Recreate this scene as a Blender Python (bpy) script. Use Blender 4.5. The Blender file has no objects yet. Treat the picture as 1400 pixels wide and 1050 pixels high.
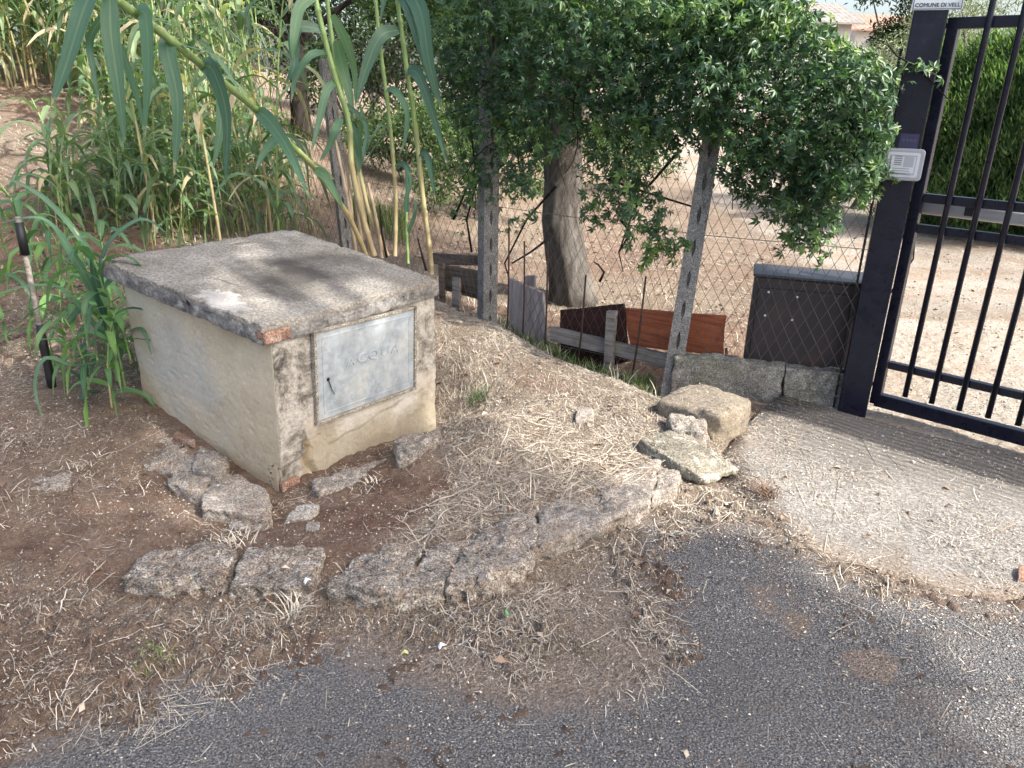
import bpy, bmesh, math, random
import numpy as np
from mathutils import Vector, Matrix, noise

random.seed(7)
R = np.random.default_rng(7)
scene = bpy.context.scene
COL = scene.collection

# ------------------------------------------------------------------ camera
PITCH, ROLL, FPX, EYE = 20.7, 1.65, 1050.0, 1.6
_p, _r = math.radians(PITCH), math.radians(ROLL)
FWD = Vector((0, math.cos(_p), -math.sin(_p)))
_r0 = Vector((1, 0, 0)); _u0 = _r0.cross(FWD)
RGT = _r0 * math.cos(_r) + _u0 * math.sin(_r)
UP = -_r0 * math.sin(_r) + _u0 * math.cos(_r)
CAMP = Vector((0, 0, EYE))
cam = bpy.data.cameras.new('camera'); camo = bpy.data.objects.new('camera', cam); COL.objects.link(camo)
cam.sensor_width = 36; cam.lens = 36 * FPX / 1400; cam.clip_start = .05; cam.clip_end = 2000
M = Matrix((RGT, UP, -FWD)).transposed().to_4x4(); M.translation = CAMP
camo.matrix_world = M
scene.camera = camo

# ------------------------------------------------------------------ sky, sun, exposure
SUN_EL = 46.0
SH = Vector((0.866, -0.50, 0)).normalized()
SUND = Vector((SH.x * math.cos(math.radians(SUN_EL)), SH.y * math.cos(math.radians(SUN_EL)), math.sin(math.radians(SUN_EL))))
w = bpy.data.worlds.new('World'); scene.world = w; w.use_nodes = True
nt = w.node_tree
sky = nt.nodes.new('ShaderNodeTexSky'); sky.sky_type = 'NISHITA'; sky.sun_disc = False
sky.sun_elevation = math.radians(SUN_EL); sky.sun_rotation = math.atan2(SUND.x, SUND.y)
sky.air_density = 1.0; sky.dust_density = 5.0; sky.ozone_density = 0.6
nt.links.new(sky.outputs[0], nt.nodes['Background'].inputs[0]); nt.nodes['Background'].inputs[1].default_value = 0.15
sun = bpy.data.lights.new('sun', 'SUN'); suno = bpy.data.objects.new('sun', sun); COL.objects.link(suno)
sun.energy = 3.2; sun.angle = math.radians(0.53); sun.color = (1.0, .95, .88)
suno.rotation_euler = SUND.to_track_quat('Z', 'Y').to_euler()
suno.location = (8, 3, 12)
scene.view_settings.view_transform = 'Standard'; scene.view_settings.look = 'None'
scene.view_settings.exposure = 1.52; scene.view_settings.gamma = 1
scene.cycles.max_bounces = 8; scene.cycles.transparent_max_bounces = 6

# ------------------------------------------------------------------ pixel <-> world
def ray(px, py): return FWD + RGT * ((px - 700) / FPX) - UP * ((py - 525) / FPX)
def onz(px, py, z=0.0):
    d = ray(px, py); return CAMP + d * ((z - EYE) / d.z)
def aty(px, py, y):
    d = ray(px, py); return CAMP + d * (y / d.y)
def onplane(px, py, P0, n):
    d = ray(px, py); return CAMP + d * ((P0 - CAMP).dot(n) / d.dot(n))
def zat(x, y, py):
    """height on the plumb line through x,y that shows at row py"""
    lo, hi = -3.0, 6.0
    for _ in range(50):
        m = (lo + hi) / 2; v = Vector((x, y, m)) - CAMP
        r = 525 - FPX * v.dot(UP) / v.dot(FWD)
        if r > py: lo = m
        else: hi = m
    return (lo + hi) / 2
def topx(P):
    v = Vector(P) - CAMP; z = v.dot(FWD)
    return 700 + FPX * v.dot(RGT) / z, 525 - FPX * v.dot(UP) / z

# ------------------------------------------------------------------ object helpers
def tag(o, label=None, cat=None, group=None, kind=None):
    if label: o['label'] = label
    if cat: o['category'] = cat
    if group: o['group'] = group
    if kind: o['kind'] = kind
    return o
def thing(name, label, cat, loc=(0, 0, 0), rot=(0, 0, 0), group=None):
    o = bpy.data.objects.new(name, None); COL.objects.link(o); o.location = loc; o.rotation_euler = rot
    o.empty_display_size = .1
    return tag(o, label, cat, group)
def link_mesh(name, me, mat, parent=None, smooth=False):
    o = bpy.data.objects.new(name, me); COL.objects.link(o)
    if mat: me.materials.append(mat)
    if parent: o.parent = parent
    if smooth: me.polygons.foreach_set('use_smooth', [True] * len(me.polygons))
    return o
class MB:
    def __init__(s): s.v = []; s.f = []
    def box(s, c, d, m=None):
        b = len(s.v)
        for sx in (-.5, .5):
            for sy in (-.5, .5):
                for sz in (-.5, .5):
                    q = Vector((sx * d[0], sy * d[1], sz * d[2]))
                    if m is not None: q = m @ q
                    s.v.append(Vector(c) + q)
        for q in ((0, 1, 3, 2), (4, 6, 7, 5), (0, 4, 5, 1), (2, 3, 7, 6), (0, 2, 6, 4), (1, 5, 7, 3)):
            s.f.append(tuple(b + i for i in q))
        return s
    def tube(s, pts, rad, n=8, cap=True):
        pts = [Vector(p) for p in pts]
        if not hasattr(rad, '__len__'): rad = [rad] * len(pts)
        b = len(s.v); last = None
        for i, p in enumerate(pts):
            t = (pts[min(i + 1, len(pts) - 1)] - pts[max(i - 1, 0)]).normalized()
            if last is None:
                u = t.orthogonal().normalized()
            else:
                u = (last - t * last.dot(t)).normalized()
            last = u; v_ = t.cross(u)
            for k in range(n):
                a = 2 * math.pi * k / n
                s.v.append(p + (u * math.cos(a) + v_ * math.sin(a)) * rad[i])
        for i in range(len(pts) - 1):
            for k in range(n):
                s.f.append((b + i * n + k, b + i * n + (k + 1) % n, b + (i + 1) * n + (k + 1) % n, b + (i + 1) * n + k))
        if cap:
            s.f.append(tuple(b + k for k in range(n))[::-1]); e = b + (len(pts) - 1) * n
            s.f.append(tuple(e + k for k in range(n)))
        return s
    def mesh(s, name):
        me = bpy.data.meshes.new(name); me.from_pydata([tuple(v) for v in s.v], [], s.f); me.update(); return me
    def build(s, name, mat, parent=None, smooth=False, bevel=0, wn=False):
        o = link_mesh(name, s.mesh(name), mat, parent, smooth)
        if bevel:
            m = o.modifiers.new('bevel', 'BEVEL'); m.width = bevel; m.segments = 2; m.limit_method = 'ANGLE'
        return o
def npmesh(name, V, F, mat, parent=None, smooth=False, rnd=None, uv=None):
    """V (n,3), F (m,k) arrays; rnd (m,) per-face random stored as attribute"""
    me = bpy.data.meshes.new(name)
    n, (m, k) = len(V), F.shape
    me.vertices.add(n); me.vertices.foreach_set('co', np.asarray(V, np.float32).ravel())
    me.loops.add(m * k); me.polygons.add(m)
    me.loops.foreach_set('vertex_index', F.astype(np.int32).ravel())
    me.polygons.foreach_set('loop_start', np.arange(m, dtype=np.int32) * k)
    me.polygons.foreach_set('loop_total', np.full(m, k, np.int32))
    me.update(calc_edges=True)
    if rnd is not None:
        a = me.attributes.new('rnd', 'FLOAT', 'FACE'); a.data.foreach_set('value', np.asarray(rnd, np.float32))
    o = link_mesh(name, me, mat, parent, smooth)
    return o

def rough_block(corn, cuts=14, amp=.01, bev=.15, seed=0, freq=6.0, squash=0):
    """corn: 8 points, bottom 4 (fl,fr,br,bl) then top 4; returns bmesh of a worn block"""
    bm = bmesh.new(); bmesh.ops.create_cube(bm, size=2)
    bmesh.ops.subdivide_edges(bm, edges=bm.edges[:], cuts=cuts, use_grid_fill=True)
    c = [Vector(q) for q in corn]
    sd = Vector((seed * 7.3, seed * 3.1, seed * 1.7))
    cen = sum(c, Vector()) / 8
    for v in bm.verts:
        x, y, z = v.co
        # pull cube towards a superellipsoid for rounded worn edges
        l = (abs(x) ** 6 + abs(y) ** 6 + abs(z) ** 6) ** (1 / 6)
        k = 1 / l * bev + (1 - bev)
        x, y, z = x * k, y * k, z * k
        u, w_, t = (x + 1) / 2, (y + 1) / 2, (z + 1) / 2
        b = (c[0] * (1 - u) + c[1] * u) * (1 - w_) + (c[3] * (1 - u) + c[2] * u) * w_
        tp = (c[4] * (1 - u) + c[5] * u) * (1 - w_) + (c[7] * (1 - u) + c[6] * u) * w_
        p = b * (1 - t) + tp * t
        d = (p - cen).normalized()
        n1 = noise.fractal(p * freq + sd, 1.0, 2.0, 5)
        n2 = noise.noise(p * freq * .35 + sd * 2)
        pit = max(0.0, noise.noise(p * freq * 4.5 + sd) - .12) * 1.6
        p = p + d * amp * (n1 * 1.15 + n2 * 1.2 - pit)
        v.co = p
    return bm
def bm_obj(name, bm, mat, parent=None, smooth=True):
    me = bpy.data.meshes.new(name); bm.to_mesh(me); bm.free()
    return link_mesh(name, me, mat, parent, smooth)

# ------------------------------------------------------------------ material helpers
class NT:
    def __init__(s, name, rough=.9, spec=.3):
        s.m = bpy.data.materials.new(name); s.m.use_nodes = True; s.t = s.m.node_tree
        s.b = s.t.nodes['Principled BSDF']; s.out = s.t.nodes['Material Output']
        s.b.inputs['Roughness'].default_value = rough; s.b.inputs['Specular IOR Level'].default_value = spec
    def n(s, ty, **kw):
        q = s.t.nodes.new('ShaderNode' + ty)
        for k, v in kw.items(): setattr(q, k, v)
        return q
    def l(s, a, b): s.t.links.new(a, b)
    def coord(s, kind='Object', scale=None):
        tc = s.n('TexCoord'); o = tc.outputs[kind]
        if scale:
            mp = s.n('Mapping'); s.l(o, mp.inputs[0]); mp.inputs['Scale'].default_value = scale; o = mp.outputs[0]
        return o
    def noise(s, co, scale, detail=6, rough=.6, dist=0):
        q = s.n('TexNoise'); s.l(co, q.inputs['Vector']); q.inputs['Scale'].default_value = scale
        q.inputs['Detail'].default_value = detail; q.inputs['Roughness'].default_value = rough; q.inputs['Distortion'].default_value = dist
        return q.outputs[0]
    def voro(s, co, scale, feat='F1', out=0, rnd=1):
        q = s.n('TexVoronoi', feature=feat); s.l(co, q.inputs['Vector']); q.inputs['Scale'].default_value = scale
        q.inputs['Randomness'].default_value = rnd
        return q.outputs[out]
    def ramp(s, fac, stops):
        q = s.n('ValToRGB'); s.l(fac, q.inputs[0]); e = q.color_ramp.elements
        while len(e) < len(stops): e.new(.5)
        for i, (p, c) in enumerate(stops):
            e[i].position = p; e[i].color = (c[0], c[1], c[2], 1) if hasattr(c, '__len__') else (c, c, c, 1)
        return q.outputs[0]
    def mix(s, f, a, b, mode='MIX'):
        q = s.n('Mix', data_type='RGBA', blend_type=mode)
        for i, x in ((0, f), (6, a), (7, b)):
            if hasattr(x, 'links') or hasattr(x, 'is_linked'): s.l(x, q.inputs[i])
            elif i == 0: q.inputs[0].default_value = x
            else: q.inputs[i].default_value = (*x, 1)
        return q.outputs[2]
    def math(s, op, a, b=0.0, clamp=False):
        q = s.n('Math', operation=op, use_clamp=clamp)
        for i, x in ((0, a), (1, b)):
            if hasattr(x, 'is_linked'): s.l(x, q.inputs[i])
            else: q.inputs[i].default_value = x
        return q.outputs[0]
    def attr(s, name):
        q = s.n('Attribute'); q.attribute_name = name; return q.outputs['Fac']
    def sep(s, co):
        q = s.n('SeparateXYZ'); s.l(co, q.inputs[0]); return q.outputs
    def box(s, co, x0, x1, y0, y1, ax=(0, 2), soft=.01):
        """1 inside a rectangle of two axes, soft border"""
        q = s.sep(co); f = None
        for a, lo, hi in ((ax[0], x0, x1), (ax[1], y0, y1)):
            for sg, lim in ((1, lo), (-1, hi)):
                v = s.math('MULTIPLY_ADD', q[a], sg / soft); v.node.inputs[2].default_value = -sg * lim / soft + .5; v.node.use_clamp = True
                f = v if f is None else s.math('MULTIPLY', f, v)
        return f
    def col(s, c):
        if hasattr(c, 'is_linked'): s.l(c, s.b.inputs['Base Color'])
        else: s.b.inputs['Base Color'].default_value = (*c, 1)
        return s
    def bump(s, h, dist=.01, strength=1.0):
        q = s.n('Bump'); s.l(h, q.inputs['Height']); q.inputs['Distance'].default_value = dist; q.inputs['Strength'].default_value = strength
        s.l(q.outputs[0], s.b.inputs['Normal']); return s

def leaf_mat(name, stops, transl=.25, rough=.45, spec=.4, attr='rnd'):
    m = NT(name, rough, spec)
    c = m.ramp(m.attr(attr), stops)
    co = m.coord()
    c = m.mix(.35, c, m.ramp(m.noise(co, 30, 3), [(.3, (.3, .3, .3)), (.7, (1, 1, 1))]), 'MULTIPLY')
    m.col(c)
    t = m.n('BsdfTranslucent'); ms = m.n('MixShader'); ms.inputs[0].default_value = transl
    tc = m.mix(1.0, c, (1.6, 1.7, .7), 'MULTIPLY'); m.l(tc, t.inputs[0])
    m.l(m.b.outputs[0], ms.inputs[1]); m.l(t.outputs[0], ms.inputs[2]); m.l(ms.outputs[0], m.out.inputs[0])
    return m.m

# --- stone / concrete / plaster
def m_concrete(name, base=(.30, .285, .26), dark=(.10, .095, .09), light=(.46, .45, .42), s=1.0, lichen=0.0, warm=None, dk=.5, crisp=.75):
    m = NT(name, .95, .15); co = m.coord()
    c = m.ramp(m.noise(co, 3.5 * s, 8, .7), [(.3, dark), (.5, base), (.75, light)])
    g = m.ramp(m.noise(co, 90 * s, 4, .7), [(.3, .45), (.5, .95), (.72, 1.35)])
    c = m.mix(.8, c, g, 'MULTIPLY')
    v = m.ramp(m.voro(co, 60 * s), [(0, 1.3), (.35, .95), (.8, .72)])
    c = m.mix(.6, c, v, 'MULTIPLY')
    st = m.ramp(m.noise(co, 7 * s, 6, .75, 1.0), [(.48, 0), (.62, 1)])
    c = m.mix(m.math('MULTIPLY', st, dk), c, dark)
    if warm:
        c = m.mix(m.ramp(m.noise(co, 2.2 * s, 4), [(.45, 0), (.7, .7)]), c, warm)
    if lichen:
        lv = m.ramp(m.noise(co, 14 * s, 5, .6, .6), [(.58, 0), (.63, 1)])
        c = m.mix(m.math('MULTIPLY', lv, lichen), c, (.56, .55, .49))
    if crisp:
        sp = m.ramp(m.noise(co, 150, 2, .5), [(.36, .35), (.46, .95), (.56, 1.05), (.66, 1.7)])
        c = m.mix(crisp, c, sp, 'MULTIPLY')
        pt = m.ramp(m.noise(co, 48, 6, .8, .6), [(.38, 1), (.46, 0)])
        c = m.mix(m.math('MULTIPLY', pt, .7 * crisp), c, tuple(k * .45 for k in dark))
        wl = m.ramp(m.voro(co, 42), [(.10, 1), (.16, 0)])
        c = m.mix(m.math('MULTIPLY', wl, m.ramp(m.noise(co, 11, 4), [(.5, 0), (.6, .75 * crisp)])), c, (.58, .56, .52))
    m.col(c)
    h = m.math('ADD', m.noise(co, 25 * s, 10, .75), m.math('MULTIPLY', m.noise(co, 150, 5, .8), .5))
    m.bump(h, .016 / s, 1.0)
    return m.m
MAT = {}
MAT['rock'] = m_concrete('rock_concrete', (.36, .325, .28), (.12, .10, .083), (.52, .48, .42), 2.2, .45, (.24, .17, .12), .6, 1.0)
MAT['rock_grey'] = m_concrete('rock_grey', (.36, .33, .295), (.13, .115, .098), (.50, .47, .425), 2.0, .35, (.25, .18, .12), .6)
MAT['boulder'] = m_concrete('boulder_stone', (.36, .31, .245), (.22, .185, .145), (.46, .41, .33), .8, .15, (.33, .27, .19), .25, .45)
MAT['lichen_slab'] = m_concrete('lichen_slab', (.32, .30, .24), (.12, .11, .09), (.44, .42, .36), 1.0, .7, (.34, .30, .22))
MAT['post_conc'] = m_concrete('post_concrete', (.34, .33, .31), (.17, .16, .15), (.44, .43, .41), 1.0, .3, None, .3)
MAT['kerb_conc'] = m_concrete('kerb_concrete', (.33, .31, .275), (.12, .11, .095), (.46, .43, .38), 1.4, .3, (.25, .25, .18), .6)
MAT['brick'] = m_concrete('old_brick', (.38, .235, .17), (.20, .125, .095), (.46, .34, .27), 2.0, .3)
MAT['gravel_stone'] = m_concrete('pale_stone', (.46, .43, .38), (.24, .21, .18), (.58, .56, .52), 3)

# ------------------------------------------------------------------ terrain
def inpoly(px, py, poly):
    px = np.asarray(px); py = np.asarray(py); r = np.zeros(px.shape, bool); n = len(poly)
    for i in range(n):
        x0, y0 = poly[i]; x1, y1 = poly[(i + 1) % n]
        if y0 == y1: continue
        c = ((y0 > py) != (y1 > py)) & (px < (x1 - x0) * (py - y0) / (y1 - y0) + x0)
        r ^= c
    return r
_gx, _gy = np.meshgrid(np.arange(-400, 1800, 5), np.arange(-100, 1500, 5))
def raster(items, blur=3, base=0.0):
    im = np.full(_gx.shape, base, float)
    for poly, v in items: im[inpoly(_gx, _gy, poly)] = v
    for _ in range(blur):
        p = np.pad(im, 1, mode='edge')
        im = (p[:-2, 1:-1] + p[2:, 1:-1] + p[1:-1, :-2] + p[1:-1, 2:] + p[1:-1, 1:-1]) / 5
    return im
_F, _Rt, _U = (np.array(v) for v in (FWD, RGT, UP))
def project(P):
    v = P - np.array([0, 0, EYE]); z = v @ _F; zz = np.maximum(z, .05)
    return np.where(z > .05, 700 + FPX * (v @ _Rt) / zz, -9999), np.where(z > .05, 525 - FPX * (v @ _U) / zz, 99999)
def samp(im, px, py):
    i = np.clip(((np.clip(py, -5000, 5000) + 100) / 5).astype(int), 0, im.shape[0] - 1); j = np.clip(((np.clip(px, -5000, 5000) + 400) / 5).astype(int), 0, im.shape[1] - 1)
    return im[i, j]
_perm = R.random((256, 256))
def vnoise(x, y):
    xi = np.floor(x).astype(int); yi = np.floor(y).astype(int); fx = x - xi; fy = y - yi
    fx = fx * fx * (3 - 2 * fx); fy = fy * fy * (3 - 2 * fy)
    g = lambda a, b: _perm[a & 255, b & 255]
    return (g(xi, yi) * (1 - fx) + g(xi + 1, yi) * fx) * (1 - fy) + (g(xi, yi + 1) * (1 - fx) + g(xi + 1, yi + 1) * fx) * fy - .5
def fbm(x, y, f, o=5, g=.55):
    s = 0; a = 1
    for k in range(o):
        s = s + a * vnoise(x * f + k * 17.3, y * f + k * 9.1); f *= 2.03; a *= g
    return s

# concrete box footprint (fitted): corner, front direction, side direction
BA = 0.606; BF = Vector((-.99, 2.887)); BL_, BW_ = 1.125, 1.059
FRD = Vector((math.sin(BA), math.cos(BA))); SDD = Vector((-math.cos(BA), math.sin(BA)))
WF = BF + FRD * .045
bRight = BF + FRD * BW_; bLeft = BF + SDD * BL_; bBack = bLeft + FRD * BW_
zFr = zat(WF.x, WF.y, 682); zRt = zat(bRight.x, bRight.y, 606); zLf = zat(bLeft.x + .04, bLeft.y, 548)

ROADZ = -.055
FENCE = [Vector((1.95, 4.06)), Vector((.96, 4.47)), Vector((-.2, 5.42)), Vector((-1.55, 6.6)), Vector((-4.2, 9.0))]
crest = [aty(598, 413, 5.25), aty(640, 432, 5.0), aty(700, 458, 4.78), aty(760, 490, 4.55), aty(850, 522, 4.25), aty(893, 541, 4.08)]
CP = [(-1.5, 1.2, -.05), (0, 1.0, -.07), (1.5, 1.2, -.07), (-2.5, 1.6, -.03), (-1.2, 1.9, -.04), (.3, 1.8, -.07), (2, 2, -.08), (3.5, 2, -.09),
      (-.6, 2.05, -.04), (-.1, 2.3, -.04), (.35, 2.6, -.035), (-1.3, 2.35, .01), (-.6, 2.4, .02), (-.1, 2.75, .03), (.3, 3.0, .03),
      (WF.x - .08, WF.y - .05, zFr + .02), (-.62, 3.15, .02), (bRight.x + .03, bRight.y, zRt + .02), (bLeft.x - .02, bLeft.y, zLf + .03), (bBack.x, bBack.y, .25),
      (-1.45, 3.1, .03), (-2.0, 2.8, .05), (-3.2, 3.0, .08), (-2.6, 4.0, .12), (-4.0, 4.2, .2), (-.2, 3.5, .10), (.3, 3.6, .06), (.7, 3.5, .03), (.1, 4.2, .14), (-.1, 4.7, .2),
      (1.1, 3.4, -.03), (1.6, 3.0, -.06), (2.4, 2.9, -.08), (1.5, 3.9, -.04), (2.2, 3.6, -.04), (3.4, 2.8, -.05),
      (1.2, 4.2, -.06), (1.6, 4.1, -.04)]
CP += [(c.x, c.y, c.z) for c in crest]
CP += [(c.x + .12, c.y + .28, c.z - .16) for c in crest]
CP += [(.4, 5.5, -.03), (1.2, 5.2, -.03), (2.5, 4.8, -.02), (3.5, 4.0, -.02), (-.1, 6.4, .02), (.8, 7, .0), (2, 7, 0), (4, 6, 0), (6, 5, 0), (0, 10, .05), (4, 10, 0), (8, 10, .1),
       (-1.6, 5.6, .3), (-2.5, 7.0, .42), (-1.2, 7.5, .15), (-4, 6, .72), (-6, 5, .8), (-5, 9, 1.32), (-2.8, 11, .85), (-9, 8, 1.9), (-9, 15, 2.2), (-2, 16, .5), (3, 18, .1), (10, 18, .3),
       (-15, 30, 2), (0, 30, .8), (12, 30, 1), (30, 30, 1), (-6, 2, .1), (-6, -2, -.1), (6, -2, -.1), (6, 2, -.07), (0, -8, -.1), (-40, 0, .5), (40, 0, 0), (0, 80, 2), (-60, 80, 4), (60, 80, 2), (0, -40, 0)]
CP = np.array(CP, float)
def _ker(A, B): return np.sqrt(((A[:, None, :] - B[None]) ** 2).sum(-1) + .04)
_K = _ker(CP[:, :2], CP[:, :2]); _n = len(CP)
_A = np.zeros((_n + 1, _n + 1)); _A[:_n, :_n] = _K - np.eye(_n) * .01; _A[:_n, _n] = 1; _A[_n, :_n] = 1
_W = np.linalg.solve(_A, np.append(CP[:, 2], 0))
def rbf(x, y):
    sh = np.shape(x); P = np.stack([np.ravel(x), np.ravel(y)], 1); out = np.empty(len(P))
    for i in range(0, len(P), 40000): out[i:i + 40000] = _ker(P[i:i + 40000], CP[:, :2]) @ _W[:_n] + _W[_n]
    return out.reshape(sh)

ASPH = [(-400, 1500), (-400, 1120), (0, 1035), (120, 990), (220, 925), (330, 905), (420, 868), (520, 905), (600, 935), (720, 965), (850, 950), (925, 895), (905, 820), (850, 760), (865, 705), (930, 690),
        (1000, 700), (1130, 770), (1290, 815), (1500, 830), (1800, 860), (1800, 1500)]
TONGUE = [(430, 850), (560, 872), (740, 850), (850, 800), (870, 720), (960, 700), (930, 760), (960, 850), (955, 920), (860, 985), (720, 995), (560, 965), (400, 915), (250, 960), (150, 1020), (120, 960), (300, 890)]
im_soil = raster([(ASPH, 0.0), (TONGUE, .47)], 30, 1.0)
# ramp plan outline
GD = Vector((.74, -.673)).normalized()           # along the gate
GN = Vector((-GD.y, GD.x))                     # through the gate, away from the road
GP = Vector((1.98, 3.99))
RAMP = [onz(968, 655, -.04), onz(1008, 588, -.03), onz(1068, 544, -.02), onz(1160, 566, 0)]
RAMP = [Vector((p.x, p.y)) for p in RAMP] + [GP + GD * 4.5 + GN * .12] + [GP + GD * 5 - GN * 1.45] + [Vector(onz(*q, -.05)[:2]) for q in ((1400, 822), (1290, 810), (1130, 764))]
RAMPN = [tuple(p) for p in RAMP]
def rampz(x, y):
    d = (x - GP.x) * GN.x + (y - GP.y) * GN.y
    return np.clip(.0 + d * .035, -.2, .0) + .006
def H(x, y):
    x = np.asarray(x, float); y = np.asarray(y, float)
    z = rbf(x, y)
    px, py = project(np.stack([x, y, np.full(x.shape, -.03)], -1))
    s = samp(im_soil, px, py)
    s = np.where((y < 1.3), (x < -1.0) * 1.0 * (y > .4), s)
    inr = inpoly(x, y, RAMPN)
    near = (y < 3.0) & (~inr)
    wob = fbm(x, y, 5, 6, .75)
    t = np.clip((s - .5) * 2.2 + wob * 1.1, -1, 1)
    zr = ROADZ + t * .020 + fbm(x, y, 40, 4, .7) * .028
    k = np.clip((2.35 - y + (x > .4) * 1.0) / .25, 0, 1) * near
    z = np.where(near, z * (1 - k) + np.maximum(zr, z * 0 - .09) * k, z)
    z = z + fbm(x, y, 3.3, 3) * .02 + fbm(x, y, 22, 4, .6) * .014 * np.where(s > .4, 1, .2)
    z = np.where(inr, np.minimum(z, rampz(x, y) - .02), z)
    return z
def surf(x, y):
    x = np.asarray(x, float); y = np.asarray(y, float); z = H(x, y)
    z = np.where((y < 3.0), np.maximum(z, ROADZ), z)
    return np.where(inpoly(x, y, RAMPN), np.maximum(z, rampz(x, y)), z)
def hz(x, y): return float(surf(np.array([x]), np.array([y]))[0])
def ong(px, py, it=12):
    """where the pixel's ray meets the terrain"""
    d = np.array(ray(px, py)); t = np.geomspace(1.0, 60, 900); P = np.array([0, 0, EYE]) + d * t[:, None]
    k = np.where(P[:, 2] < surf(P[:, 0], P[:, 1]))[0]; k = k[0] if len(k) else 899
    return Vector((P[k, 0], P[k, 1], hz(P[k, 0], P[k, 1])))

def axis(lo, a, b, hi, st, g=1.12):
    m = list(np.arange(a, b, st)); s = st; v = b
    up = []
    while v < hi: up.append(v); s *= g; v += s
    dn = []; s = st; v = a - st
    while v > lo: dn.append(v); s *= g; v -= s
    return np.array(dn[::-1] + m + up)
ax_, ay_ = axis(-400, -3.2, 3.3, 400, .0125), axis(-60, 1.1, 5.6, 600, .0125, 1.09)
X, Y = np.meshgrid(ax_, ay_); Z = H(X, Y)
nx, ny = len(ax_), len(ay_)
idx = np.arange(nx * ny).reshape(ny, nx)
F = np.stack([idx[:-1, :-1], idx[:-1, 1:], idx[1:, 1:], idx[1:, :-1]], -1).reshape(-1, 4)

# straw density and path layout
STRAW = [([(0, 590), (260, 600), (430, 720), (430, 745), (160, 760), (0, 760)], .25),
         ([(0, 380), (190, 380), (200, 560), (260, 640), (0, 700)], .45),
         ([(595, 415), (640, 425), (900, 540), (1000, 600), (1000, 690), (900, 700), (720, 705), (600, 740), (500, 745), (620, 660), (600, 610)], 1.5),
         ([(700, 480), (820, 540), (760, 560), (690, 520)], .45),
         ([(440, 700), (520, 650), (640, 655), (600, 690), (530, 735), (440, 745)], .08),
         ([(440, 790), (740, 780), (860, 690), (1000, 700), (860, 750), (900, 820), (950, 880), (900, 930), (800, 960), (680, 940), (560, 880), (400, 860), (150, 850), (160, 815), (300, 825)], 1.25),
         ([(700, 700), (900, 640), (960, 690), (850, 760), (740, 790)], 1.1),
         ([(0, 760), (160, 810), (200, 870), (60, 850), (0, 830)], .75),
         ([(60, 895), (330, 885), (330, 930), (250, 1000), (110, 970)], .8),
         ([(0, 830), (420, 860), (330, 920), (100, 1000), (0, 1050)], .5),
         ([(1000, 560), (1100, 600), (1400, 700), (1400, 740), (1150, 700), (1050, 690)], .45),
         ([(985, 660), (1060, 690), (1250, 800), (1230, 850), (1150, 850), (1080, 760), (1000, 700)], .8),
         ([(1000, 740), (1180, 860), (1150, 890), (1010, 790)], .3)]
im_straw = raster(STRAW, 8, .22)
SHED = [(560, 880), (950, 760)]
im_soil2 = raster([(ASPH, 0.0), (TONGUE, 1.0)], 40, 1.0)
def path_mask(x, y):
    pts = [(2.3, 4.2), (3.3, 5.6), (4.1, 8.0), (4.5, 12), (4.6, 18), (5.5, 28), (8, 40)]
    d = np.full(np.shape(x), 99.0)
    for (a, b), (c, e) in zip(pts[:-1], pts[1:]):
        t = np.clip(((x - a) * (c - a) + (y - b) * (e - b)) / ((c - a) ** 2 + (e - b) ** 2), 0, 1)
        d = np.minimum(d, np.hypot(x - a - t * (c - a), y - b - t * (e - b)))
    gate = (x > 2.0) & (y < 9) & (y > 3)
    w_ = np.where(y > 6, .95 + .03 * y, 1.1)
    m = np.clip((w_ - d) / .5 + fbm(x, y, 1.5, 3), 0, 1)
    return np.maximum(m, np.where(gate, np.clip((x - 2.3 - (y - 4.5) * .25) / .5, 0, 1), 0))
px_, py_ = project(np.stack([X, Y, Z], -1))
A_straw = np.where(Y < 6, samp(im_straw, px_, py_), np.clip(.75 + fbm(X, Y, .8, 3), .2, 1))
A_path = path_mask(X, Y)
A_asph = np.clip(1 - samp(im_soil, px_, py_), 0, 1) * (Y < 3)

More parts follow.
